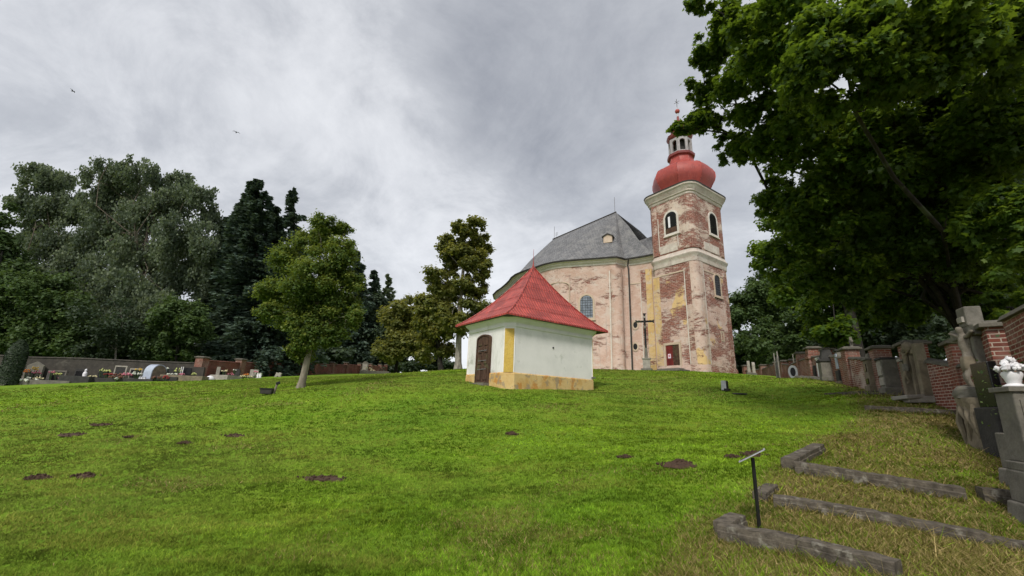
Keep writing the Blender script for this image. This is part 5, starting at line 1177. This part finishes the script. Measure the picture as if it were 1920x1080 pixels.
# ------------------------------------------------------------------ kerbs, sign, lamps, soil
KERBS = []
def kerb(p, q, Yp, Yq, w, h, label, mat='kerb', seed=0, name='grave_kerb', group='stone grave kerbs on the right', profile=False):
    a = ground(p, Yp) if isinstance(p, (int, float)) else at(p[0], p[1], Yp); b = ground(q, Yq) if isinstance(q, (int, float)) else at(q[0], q[1], Yq)
    a = Vector((a.x, a.y, gz(a.x, a.y))); b = Vector((b.x, b.y, gz(b.x, b.y)))
    o = empty(name, a, 0, label, 'grave kerb', group); d = b - a; L = d.length; d2 = d.normalized(); n = Vector((-d2.y, d2.x, 0)).normalized(); KERBS.append((a.copy(), b.copy(), w)); rn = random.Random(seed); rings = []; N = max(6, int(L / .055)); ww = [0.0] * 8; h *= 1.0
    for i in range(N + 1):
        c = d * (i / N); c.z = gz(a.x + c.x, a.y + c.y) - a.z; j = lambda s: rn.uniform(-s, s); u = Vector((0, 0, 1)); hh = h + j(.006) + .003 * math.sin(i * .31 + seed)
        pr = [(-w * .56, -.15), (-w * .56, hh * .5), (-w * .50, hh * .56), (-w * .50, hh * .93), (-w * .46, hh), (w * .46, hh), (w * .5, hh * .93), (w * .5, -.15)]
        ww = [q * .6 + j(.0035) for q in ww]; rings.append([c + n * (x + ww[m]) + u * (z + (ww[m] * .8 if z > 0 else 0)) for m, (x, z) in enumerate(pr)])
    MB().loft(rings).build('kerb_stone', mat, o, smooth=30); return o
kerb((1490, 872), (1808, 928), 7.15, 6.1, .22, .15, 'long kerb stone with chipped pale edge, farther of the two long foreground kerbs', seed=1)
kerb((1478, 874), (1536, 848), 7.3, 8.6, .20, .15, 'short kerb piece returning uphill from the chipped long kerb', seed=2)
kerb((1838, 930), (1900, 938), 6.05, 5.9, .24, .17, 'short kerb stub between the long kerb and the largest stele', seed=3)
kerb((1452, 946), (1862, 1034), 5.9, 4.85, .22, .11, 'long sunken dark kerb in the middle of the foreground plot', seed=4)
kerb((1868, 1030), (1960, 1052), 4.85, 4.6, .20, .09, 'dark kerb end cut off by the frame, below the largest stele', seed=11)
kerb((1352, 1006), (1500, 1042), 4.95, 4.45, .16, .12, 'mossy broken kerb beside the sign post, its left half', seed=5)
kerb((1505, 1044), (1690, 1092), 4.43, 3.85, .17, .12, 'mossy broken kerb running out of the bottom frame edge', seed=6)
kerb((1354, 1003), (1385, 990), 4.98, 5.2, .18, .12, 'small kerb corner block left of the sign post foot', seed=7)
kerb((1424, 938), (1448, 926), 6.05, 6.4, .16, .10, 'small flat kerb block behind the sign post', seed=8)
kerb((1622, 770), (1815, 776), 12.9, 11.6, .22, .14, 'low straight kerb in front of the bare brick wall', seed=9)
kerb((1576, 747), (1700, 742), 16.0, 14.3, .16, .10, 'dark low kerb in front of the broken crucifix', seed=10)
kerb((1546, 740), (1662, 733), 17.6, 16.4, .16, .10, 'dark low kerb in front of the slim tan stele', seed=12)
kerb((1500, 722), (1562, 717), 24.5, 22, .5, .16, 'mossy raised grave edge below the pyramid roofed tomb', mat='stone', seed=13)

g = ground(1424, 5.05); o = empty('info_sign', g, 0, 'black post with small tilted information board beside the kerbs', 'sign')
top = at(1411, 858, 5.05) - g
MB().box((top.x * .5, top.y * .5, top.z * .5 - .05), (.028, .028, top.z + .1), tilt=(0, math.atan2(top.x, top.z), 0)).build('post', 'black', o)
pl = MB(); d1 = Vector((.22, .30, .0)).normalized(); up = Vector((-.85, .25, 0)).normalized()
cen = top + Vector((0, 0, .02)); ex_ = Vector((.5, .87, -.02)).normalized() * .15; ey_ = Vector((-.87 * .13, .5 * .13, -.075)); nn = ex_.cross(ey_).normalized() * .012
if nn.z < 0: nn = -nn
pl.loft([[cen + ex_ + ey_, cen - ex_ + ey_, cen - ex_ - ey_, cen + ex_ - ey_], [cen + ex_ + ey_ + nn, cen - ex_ + ey_ + nn, cen - ex_ - ey_ + nn, cen + ex_ - ey_ + nn]]).build('board', 'grey_metal', o)
pl = MB(); n2 = nn * 1.12; e1_, e2_ = ex_ * .93, ey_ * .90
pl.loft([[cen + nn + e1_ + e2_, cen + nn - e1_ + e2_, cen + nn - e1_ - e2_, cen + nn + e1_ - e2_], [cen + n2 + e1_ + e2_, cen + n2 - e1_ + e2_, cen + n2 - e1_ - e2_, cen + n2 + e1_ - e2_]]).build('panel_face', 'black_stone', o)
# ground floodlight near the tree and the lamp box near the church
g = ground(504, 18.1); o = empty('floodlight', g, .25, 'black ground floodlight with upright sensor post near the lawn tree', 'floodlight')
MB().box((-.10, 0, .12), (.40, .26, .20), taper=1.15).build('housing', 'slate_dark', o, bevel=.02); MB().box((-.10, 0, .235), (.50, .34, .035)).build('visor', 'black', o)
MB().tube([(.17, 0, 0), (.24, 0, .42)], .045, 7).build('post', 'bark_grey', o); MB().box((.27, 0, .47), (.15, .10, .12), tilt=(0, -.35, .2)).build('sensor', 'black', o, bevel=.015)
g = ground(1359, 18.9); o = empty('floodlight', g, math.radians(40), 'grey box shaped floodlight on the lawn in front of the church tower', 'floodlight')
MB().box((0, 0, .22), (.16, .22, .40)).build('housing', 'grey_metal', o, bevel=.015); MB().box((.0, -.125, .22), (.15, .03, .38)).build('back_plate', 'black', o); MB().box((0, -.10, .04), (.22, .18, .10)).build('foot', 'black', o)
g = ground(1387, 18.2); o = empty('drain_cover', g, .1, 'flat dark drain cover lying in the grass right of the box floodlight', 'drain cover'); MB().box((0, 0, .03), (.5, .28, .06)).build('cover', 'dark_stone', o, bevel=.01)
mh = [(1277, 874, 8.0, .32, 'largest fresh brown molehill below the chapel'), (1173, 859, 8.9, .12, 'tiny brown molehill left of the largest one'), (1412, 853, 8.4, .2, 'reddish molehill behind the sign board'), (1374, 859, 8.3, .15, 'small flat molehill left of the sign board'),
      (74, 894, 8.1, .2, 'dark molehill nearest the left frame edge'), (160, 893, 8.2, .2, 'dark molehill right beside the leftmost one'), (145, 816, 13.2, .55, 'wide dry earth patch high on the left lawn'), (198, 794, 15, .5, 'dry earth patch just above the wide left one'),
      (243, 827, 12.2, .16, 'round dark molehill right of the wide earth patch'), (345, 842, 11.2, .15, 'small brown molehill in the middle of the left lawn'), (440, 828, 12.0, .3, 'flat earth spot right of the small brown molehill'), (610, 895, 8.1, .4, 'long worn earth patch in the centre lawn'), (960, 815, 11.3, .14, 'tiny molehill below the chapel corner')]
for i, (px, py, Y, r, lb) in enumerate(mh):
    a = at(px, py, Y); z = gz(a.x, a.y); rn = random.Random(i); mb = MB(); flat = 'patch' in lb or 'spot' in lb or 'flat' in lb
    r *= .72 if not flat else .62; H = .025 if flat else r * .34; NA, NR = 26, 7; rings = []
    ph = [rn.uniform(0, 6.28) for _ in range(4)]
    for jr in range(NR + 1):
        q = 1 - jr / NR; ring = []
        for ja in range(NA):
            an_ = 2 * math.pi * ja / NA; ed = r * (1 + .22 * math.sin(2 * an_ + ph[0]) + .16 * math.sin(3 * an_ + ph[1]) + .10 * math.sin(7 * an_ + ph[2])) * q + rn.uniform(-.012, .012)
            ring.append((ed * 1.45 * math.cos(an_), ed * math.sin(an_), H * (1 - q ** 1.6) * rn.uniform(.55, 1.25) + (-.03 if jr == 0 else .004)))
        rings.append(ring)
    mb.loft(rings, False, True)
    for k in range(46):
        an_ = rn.uniform(0, 6.28); rr = r * rn.uniform(.1, 1.35); g_ = rn.uniform(.008, .026)
        mb.blob((rr * 1.45 * math.cos(an_), rr * math.sin(an_), H * max(0, 1 - (rr / r) ** 1.6) + .008), g_, k, .35, 6, 4)
    o = mb.build('molehill', 'soil'); o.location = (a.x, a.y, z); tag(o, lb, 'molehill', 'molehills and bare earth on the lawn')

# ------------------------------------------------------------------ graves on the left
GL2 = 'flower decorated graves along the left wall'
def hstone(px, py, Y, w, h, label, mat='dark_stone', frame=None, kind='box', rz=.1, t=.16, name='headstone', plaque=None):
    g = ground(px, Y); o = empty(name, g, rz, label, 'gravestone', GL2); MB().box((0, 0, .06), (w * 1.25, t * 2.4, .24)).build('base', 'stone', o, bevel=.01)
    if kind == 'arch': MB().prism([arch(w, h, 12)], t, Matrix.Translation((0, -t / 2, .1))).build('slab', mat, o, bevel=.015)
    elif kind == 'peak': MB().prism([[(-w / 2, 0), (w / 2, 0), (w / 2, h * .8), (0, h), (-w / 2, h * .8)]], t, Matrix.Translation((0, -t / 2, .1))).build('slab', mat, o, bevel=.015)
    else: MB().box((0, 0, .1 + h / 2), (w, t, h), taper=.94).build('slab', mat, o, bevel=.015)
    if frame: MB().prism([[(-w / 2 - .07, 0), (w / 2 + .07, 0), (w / 2 + .07, h + .12), (-w / 2 - .07, h + .12)], [(-w / 2 + .03, .05), (w / 2 - .03, .05), (w / 2 - .03, h), (-w / 2 + .03, h)]], t * 1.3, Matrix.Translation((0, -t * .65, .1))).build('frame', frame, o)
    if plaque: MB().box((0, -t / 2 - .012, .1 + h * .55), (w * .7, .02, h * .5)).build('plaque', plaque, o)
    return o
def bouquet(px, py, Y, w, h, mat, label, kind='bunch', seed=0, cat='flowers'):
    p = at(px, py, Y); g = gz(p.x, p.y); p.z = max(p.z, g + .04); o = empty('bouquet' if kind == 'bunch' else 'wreath', p, 0, label, cat, 'flowers on the left graves'); rn = random.Random(seed); mb = MB()
    for i in range(16):
        a = rn.uniform(0, 6.28); r = rn.random() ** .5; mb.blob((r * w / 2 * math.cos(a), r * w / 2 * .7 * math.sin(a), h * (.15 + .6 * (1 - r * r) * rn.random() + .1)), rn.uniform(.05, .09) * max(.6, min(1.4, w)), seed + i, .22, 6, 4)
    mb.build('blossoms', mat, o, smooth=60); gm = MB()
    for i in range(7):
        a = rn.uniform(0, 6.28); gm.tube([(0, 0, -max(.05, p.z - g)), (w * .36 * math.cos(a), w * .3 * math.sin(a), h * .35)], [.03, .015], 4)
    gm.build('greenery', 'stem', o); return o
def lkerb(px, Y, w, d, h, label, mat='stone', rz=.1):
    g = ground(px, Y); o = empty('grave_border', g, rz, label, 'grave border', GL2); mb = MB()
    mb.prism([[(-w / 2, -d / 2), (w / 2, -d / 2), (w / 2, d / 2), (-w / 2, d / 2)], [(-w / 2 + .14, -d / 2 + .14), (w / 2 - .14, -d / 2 + .14), (w / 2 - .14, d / 2 - .14), (-w / 2 + .14, d / 2 - .14)]], h + .25, Matrix(((1, 0, 0, 0), (0, 0, 1, 0), (0, 1, 0, -.25), (0, 0, 0, 1))))
    mb.build('border_stones', mat, o, bevel=.02); MB().box((0, 0, h * .35), (w - .3, d - .3, .1)).build('soil_bed', 'soil', o); return o
YG = 36.4
hstone(4, 0, 37, .75, .75, 'dark framed headstone cut off by the left frame edge', 'black_stone', 'stone')
bouquet(6, 722, 35.9, 1.1, .35, 'flowers_brown', 'russet heather bed below the leftmost headstone', seed=1); bouquet(22, 718, 36.2, .7, .3, 'flowers_red', 'dark red plant right of the russet heather', seed=2)
lkerb(12, 36.2, 3.2, 1.6, .18, 'low stone border around the russet heather bed')
hstone(41, 0, 37.3, .34, .95, 'narrow grey headstone left of the orange flowers', 'stone'); hstone(56, 0, 37.1, .95, .85, 'black headstone between pale posts below the orange flowers', 'black_stone')
for i, (px, lb) in enumerate([(49, 'pale leaning stone post left of the black headstone'), (63, 'pale leaning stone post right of the black headstone')]):
    g = ground(px, 36.8); o = empty('stone_post', g, 0, lb, 'post', GL2); MB().box((0, 0, .4), (.16, .16, .85), tilt=(0, .12, 0)).build('shaft', 'pale_stone', o, bevel=.01); MB().box((0, 0, .03), (.26, .26, .12)).build('foot', 'pale_stone', o)
hstone(58, 0, 38.1, 1.3, 1.75, 'tall rough stone cross slab against the grey wall', 'stone', kind='peak', t=.2)
bouquet(50, 700, 36.5, .75, .4, 'flowers_orange', 'orange flowers on top of the black headstone', seed=3); bouquet(63, 697, 36.5, .65, .6, 'flowers_yellow', 'tall yellow flowers between orange and pink ones', seed=4); bouquet(68, 702, 36.3, .7, .4, 'flowers_pink', 'pink flowers right of the yellow ones', seed=5)
bouquet(55, 719, 35.7, 1.5, .6, 'flowers_white', 'large heap of white flowers at the lawn edge', seed=6); bouquet(72, 712, 36, .75, .3, 'flowers_cream', 'cream round wreath right of the white flower heap', 'wreath', seed=7)
hstone(88, 0, 37.2, .3, .95, 'slim pale headstone right of the pink flowers', 'pale_stone'); hstone(107, 0, 37.5, 1.0, .8, 'dark low headstone behind the yellow and red-white flowers', 'dark_stone', 'stone')
bouquet(96, 701, 36.9, .5, .4, 'flowers_pink', 'pale pink flowers beside the slim pale headstone', seed=8); bouquet(109, 704, 36.6, .7, .3, 'flowers_lime', 'greenish yellow flowers right of the slim headstone', seed=9); bouquet(117, 711, 36.4, .75, .3, 'flowers_pink', 'red and white flowers low on the dark border', seed=10)
lkerb(102, 36.4, 3.6, 1.8, .2, 'long low stone border below the greenish yellow flowers'); lkerb(155, 36.8, 2.3, 1.9, .45, 'high dark polished tomb border in the middle of the left graves', 'dark_stone')
hstone(146, 0, 38, .85, 1.0, 'dark headstone with slanted left side above the high dark tomb', 'dark_stone', plaque='black_stone')
g = ground(155, 37.6); o = empty('grave_statue', g, 0, 'small white statue beside the slanted dark headstone', 'statue', GL2); MB().lathe([(.16, .3), (.17, .42), (.13, .5), (.16, .62), (.12, .8), (.06, .86), (.09, .93), (.08, 1.02), (.02, 1.08)], 12).build('body', 'white', o, smooth=60); MB().box((0, 0, .17), (.4, .4, .4)).build('plinth', 'pale_stone', o)
bouquet(172, 709, 36.9, .8, .3, 'flowers_cream', 'cream flowers right of the high dark tomb', seed=11)
hstone(190, 0, 38, .75, .8, 'dark headstone hidden behind lime flowers', 'black_stone'); bouquet(191, 698, 37.4, .55, .45, 'flowers_lime', 'lime flowers left half on the hidden headstone', seed=12); bouquet(201, 699, 37.3, .7, .4, 'flowers_lime', 'lime flowers right half above the red-white bunch', seed=13)
bouquet(204, 704, 37.1, .8, .25, 'flowers_red', 'red and white bunch on the dark border', seed=14); lkerb(198, 37.2, 2.2, 1.5, .25, 'dark stone border below the lime flowers', 'dark_stone')
hstone(222, 0, 38.2, .85, 1.05, 'dark green headstone with pale edges behind the brown bush', 'dark_stone', 'pale_stone'); bouquet(221, 711, 36.8, 1.3, .55, 'flowers_brown', 'brown dried bush at the lawn edge', seed=15); bouquet(219, 712, 36.5, .5, .22, 'flowers_white', 'small white bunch in front of the brown bush', seed=16)
hstone(252, 0, 38.2, .9, .8, 'dark headstone in pale frame left of the arched stone', 'black_stone', 'pale_stone'); bouquet(237, 705, 37.4, .9, .35, 'flowers_pink', 'pale pink flowers left of the pale framed headstone', seed=17)
bouquet(259, 696, 37.8, .6, .4, 'flowers_yellow', 'bright yellow flowers left of the arched blue-grey stone', seed=18); bouquet(256, 704, 37.4, .9, .4, 'flowers_white', 'white and violet flowers under the bright yellow ones', seed=19)
for i, (px, lb) in enumerate([(261, 'white grave lantern left of its two neighbours'), (265, 'white grave lantern between its two neighbours'), (270, 'white grave lantern closest to the arched stone')]):
    g = ground(px, 37); o = empty('grave_lantern', g, 0, lb, 'lantern', 'white grave lanterns'); MB().lathe([(.07, 0), (.09, .05), (.09, .22), (.06, .28)], 10).build('glass_body', 'white', o, smooth=40); MB().lathe([(.10, .28), (.07, .34), (.02, .38)], 10).build('lid', 'grey_metal', o)
lkerb(258, 37.5, 3.4, 1.6, .16, 'low border below the bright yellow flowers', 'dark_stone')
g = ground(288, 38.2); o = empty('arched_gravestone', g, math.radians(84), 'thick arched gravestone with shiny pale blue side, tallest of the left graves', 'gravestone', GL2)
MB().prism([arch(1.5, 1.36, 20)], .75, Matrix.Translation((0, -.37, 0))).build('slab', 'blue_stone', o, smooth=40); MB().prism([arch(1.36, 1.28, 20)], .02, Matrix.Translation((0, -.385, 0))).build('face', 'tan_stone', o); MB().box((0, 0, -.02), (1.8, 1.0, .2)).build('base', 'dark_stone', o, bevel=.02)
bouquet(294, 711, 37, 1.0, .35, 'flowers_brown', 'brown wreath leaning on the arched stone', 'wreath', seed=20); bouquet(310, 711, 37, .8, .35, 'flowers_red', 'dark red wreath right of the brown one', 'wreath', seed=21)
hstone(315, 0, 39, .75, .9, 'dark headstone with white ornament right of the arched stone', 'dark_stone', kind='arch'); bouquet(314, 692, 38.9, .25, .15, 'flowers_white', 'white bunch on top of the dark ornament headstone', seed=22); bouquet(325, 703, 38, .95, .16, 'flowers_white', 'flat white flowers on the brown tomb', seed=23)
bouquet(334, 700, 38.3, .7, .7, 'flowers_lime', 'yellow green shrub behind the brown tomb', seed=24); bouquet(340, 704, 38, .5, .3, 'flowers_pink', 'pink bunch on the brown tomb', seed=25); bouquet(363, 704, 38.2, .45, .3, 'flowers_lime', 'pale yellow bunch at the right end of the brown tomb', seed=26)
for px, lb in ((335, 'left one of two thin white candles'), (338.5, 'right one of two thin white candles')):
    g = ground(px, 38.4); o = empty('candle', g, 0, lb, 'candle', 'white candles'); MB().tube([(0, 0, .2), (0, 0, 1.15)], .035, 7).build('wax', 'white', o); MB().lathe([(.12, 0), (.10, .2), (.04, .22)], 8).build('holder', 'dark_stone', o)
hstone(345, 0, 39, .85, .95, 'black headstone right of the thin white candles', 'black_stone', rz=.4); hstone(366, 0, 39.6, 1.3, 1.0, 'wide rough brown slab against the grey wall', 'wall_grey', t=.25)
lkerb(350, 38.2, 3.4, 1.7, .36, 'brown stone tomb border beside the corner pillar', 'tan_stone'); lkerb(320, 37.9, 1.9, 1.6, .28, 'dark tomb border under the flat white flowers', 'dark_stone')
g = ground(393, 38.8); o = empty('grave_ornament', g, 0, 'round white dome ornament in the grass right of the corner pillar', 'ornament'); MB().lathe([(.36, 0), (.36, .06), (.30, .22), (.16, .32), (.02, .36)], 14).build('dome', 'white', o, smooth=60); MB().lathe([(.40, -.05), (.40, .03)], 14).build('rim', 'pale_stone', o)
lkerb(423, 40, 2.0, 1.6, .32, 'light concrete grave border in front of the red brick wall', 'pale_stone', rz=-.25); hstone(406, 0, 40.8, .30, 1.0, 'slim light slab standing at the left end of the concrete border', 'pale_stone', rz=.5)
hstone(414, 0, 41.2, .6, .7, 'black headstone inside the concrete border', 'black_stone'); bouquet(421, 698, 40.6, .6, .35, 'flowers_cream', 'cream flowers inside the concrete border', seed=30); bouquet(433, 704, 40.2, .6, .3, 'flowers_pink', 'mauve flowers inside the concrete border', seed=31); bouquet(432, 708, 39.6, .4, .2, 'flowers_white', 'white flowers on the concrete border edge', seed=32)
hstone(442, 0, 41.6, .6, .8, 'dark headstone with white top at the right of the concrete border', 'dark_stone', kind='arch'); bouquet(440, 695, 41.5, .3, .16, 'flowers_white', 'white flowers on the dark arched headstone', seed=33)
bouquet(456, 708, 40.6, .7, .3, 'flowers_cream', 'cream wreath right of the concrete border', 'wreath', seed=34); bouquet(462, 705, 41.2, .5, .35, 'flowers_orange', 'orange flowers between two wreaths', seed=35); bouquet(468, 708, 41, .6, .25, 'flowers_cream', 'pale wreath right of the orange flowers', 'wreath', seed=36)
hstone(475, 0, 42.6, .8, .7, 'light grey headstone farthest right of the flower graves', 'pale_stone'); bouquet(479, 699, 42, .5, .25, 'flowers_pink', 'pink flowers on the farthest light headstone', seed=37)
for px, lb in ((483, 'white vase on the farthest right flower grave'), (487.5, 'white vase standing alone in the grass edge')):
    g = ground(px, 42); o = empty('grave_vase', g, 0, lb, 'vase', 'white grave vases'); MB().lathe([(.10, 0), (.12, .04), (.08, .1), (.13, .3), (.10, .42), (.14, .48)], 12).build('body', 'white', o, smooth=60); MB().lathe([(.15, -.02), (.15, .02)], 12).build('foot', 'pale_stone', o)
for px, lb in ((519, 'white stone stub left in the grass by the brick wall'), (524, 'white stone stub right in the grass by the brick wall')):
    g = ground(px, 46); o = empty('grave_marker', g, 0, lb, 'grave marker', 'white stubs'); MB().box((0, 0, .2), (.3, .2, .45), tilt=(0, .25, 0)).build('slab', 'pale_stone', o, bevel=.02); MB().box((0, 0, .02), (.4, .3, .1)).build('base', 'pale_stone', o)
bouquet(690, 698, 70, 2.4, .9, 'flowers_cream', 'big cream flower heap by the far brick wall', seed=40); hstone(683, 0, 74, 1.0, 2.0, 'far niche gravestone with grey statue between brick pillars', 'stone', kind='arch', plaque='pale_stone', t=.4)
lkerb(704, 70, 4.5, 2, .4, 'grey grave border right of the big cream flower heap')

# ------------------------------------------------------------------ birds
for i, (px, py, Y, a, lb) in enumerate([(137, 171, 30, .2, 'tiny dark bird high in the left part of the cloudy sky'), (443, 248, 30, -.9, 'tiny dark bird in the sky above the tall spruce')]):
    o = empty('bird', at(px, py, Y), a, lb, 'bird', 'birds in the sky'); 
    b = MB(); b.lathe([(.005, -.16), (.03, -.10), (.04, 0), (.03, .08), (.012, .13)], 8); ob = b.build('body', 'bird', o, smooth=60); ob.rotation_euler = (math.radians(90), 0, math.radians(90))
    for s in (-1, 1): MB().loft([[(.03, 0, 0), (-.05, 0, 0), (-.05, 0, .01), (.03, 0, .01)], [(.02, s * .14, .06), (-.05, s * .14, .06), (-.05, s * .14, .065), (.02, s * .14, .065)], [(-.04, s * .26, .03), (-.08, s * .26, .03), (-.08, s * .26, .034), (-.04, s * .26, .034)]]).build('wing', 'bird', o)

# ------------------------------------------------------------------ grass blades
def grass():
    rng = np.random.default_rng(77); n = 210000
    u = rng.random(n); r = 3.0 * (46.0 / 3.0) ** u; a = rng.uniform(-1.02, 1.02, n); x = r * np.sin(a); y = r * np.cos(a)
    keep = np.ones(n, bool)
    ca, sa = math.cos(AZ), math.sin(AZ)
    for (ox, oy, x0, x1, y0, y1) in ((-.06, 18.0, -.1, CHX + .1, -.1, CHY + .1), (19.04, 42.0, -.4, 7, -.4, 6), (19.04, 42, -6, 12, 8, 40)):
        lx = (x - ox) * ca + (y - oy) * sa; ly = -(x - ox) * sa + (y - oy) * ca; keep &= ~((lx > x0) & (lx < x1) & (ly > y0) & (ly < y1))
    x, y, r = x[keep], y[keep], r[keep]
    for (px, py, Y, rr, lb) in mh:
        p = at(px, py, Y); k = ((x - p.x) / (rr * .95)) ** 2 + ((y - p.y) / (rr * .66)) ** 2 > .5 + .8 * rng.random(len(x)); x, y, r = x[k], y[k], r[k]
    kx, ky = [], []
    for a_, b_, w_ in KERBS:
        m_ = int((b_ - a_).length * 150); t_ = rng.random(m_); sd = np.where(rng.random(m_) < .5, -1, 1) * (w_ * .5 + np.abs(rng.normal(size=m_)) * .035); dv_ = (b_ - a_).normalized()
        kx.append(a_.x + (b_.x - a_.x) * t_ - dv_.y * sd); ky.append(a_.y + (b_.y - a_.y) * t_ + dv_.x * sd)
    nk = sum(len(q) for q in kx); x = np.concatenate([x] + kx); y = np.concatenate([y] + ky); r = np.hypot(x, y)
    n = len(x); isk = np.zeros(n, bool); isk[n - nk:] = True; d = dryness(x, y); z = gz_arr(x, y) + (fbm(x * .8, y * .8, 3) - .5) * .07 * np.clip(1 - np.hypot(x, y) / 60, 0, 1) - .012
    B = 4; x = np.repeat(x, B); y = np.repeat(y, B); z = np.repeat(z, B); r = np.repeat(r, B); d = np.repeat(d, B); isk = np.repeat(isk, B); n *= B
    x = x + rng.normal(size=n) * .012 * (1 + r * .12); y = y + rng.normal(size=n) * .012 * (1 + r * .12)
    tall = fbm(x * 5.5, y * 5.5, 61); h = (.016 + .022 * rng.random(n) + .05 * np.clip(tall - .48, 0, 1)) * (1 + 1.1 * d * rng.random(n)) * (1 + np.clip(r - 8, 0, 30) * .015)
    long_ = rng.random(n) < .014; h = np.where(long_, h * 2.6, h); h = np.where(isk, h * rng.uniform(1.0, 2.3, n), h)
    w = np.maximum(.0042, r * .00085) * rng.uniform(.7, 1.5, n); an = rng.uniform(0, 2 * np.pi, n); le = rng.uniform(.2, 1.3, n) * h * (1 + .6 * d); la = rng.uniform(0, 2 * np.pi, n)
    P = np.column_stack([x, y, z]); side = np.column_stack([np.cos(an) * w, np.sin(an) * w, np.zeros(n)]); tip = P + np.column_stack([np.cos(la) * le, np.sin(la) * le, h])
    V = np.stack([P - side, P + side, tip], 1).reshape(-1, 3)
    c1 = np.array([.105, .205, .016]); c2 = np.array([.235, .345, .028]); c3 = np.array([.38, .38, .08]); c4 = np.array([.46, .36, .16]); c5 = np.array([.22, .20, .055])
    m = np.clip(fbm(x * .35, y * .35, 41) * 1.5 - .25 + rng.normal(size=n) * .22, 0, 1)[:, None]; col = c1 * (1 - m) + c2 * m
    cl = (fbm(x * 15, y * 15, 91, 3) - .5) * 1.7; col = col * (np.clip(1 + cl, .55, 1.5) * rng.uniform(.62, 1.38, n))[:, None]
    ol = np.clip(fbm(x * .16 + 3, y * .2, 71) * 2.2 - .75 + .45 * np.clip((-x - 1) / 10, 0, 1) * np.clip((15 - y) / 8, 0, 1), 0, .8)[:, None]; col = col * (1 - ol) + np.array([.165, .205, .042]) * ol
    st = np.sin((x * .35 + y) * 4.2 + 1.5 * fbm(x * .2, y * .2, 77))[:, None]; col = col * (1 + .11 * st)
    md = (fbm(x * 1.1 + .4 * y, y * 2.3, 83, 4) - .5)[:, None]; col = col * np.clip(1 + 1.5 * md, .6, 1.45)  # clump relief and its darker shade put into the blade colour
    ye = (np.clip((fbm(x * .7, y * 1.5, 43) - .50) * 5, 0, 1) * .75 * rng.random(n))[:, None]; col = col * (1 - ye) + c3 * ye
    dd = (rng.random(n) < d * .9)[:, None]; straw = np.where(rng.random(n)[:, None] < .38, c4, c5); col = np.where(dd, straw * rng.uniform(.6, 1.15, n)[:, None], col)
    col = np.concatenate([col, np.ones((n, 1))], 1); col3 = np.repeat(col, 3, 0)
    o = fast_mesh('grass', V, 3, 'blades', col3); tag(o, 'short mown lawn grass with dry straw patches near the kerbs', 'grass', kind='stuff')
grass()
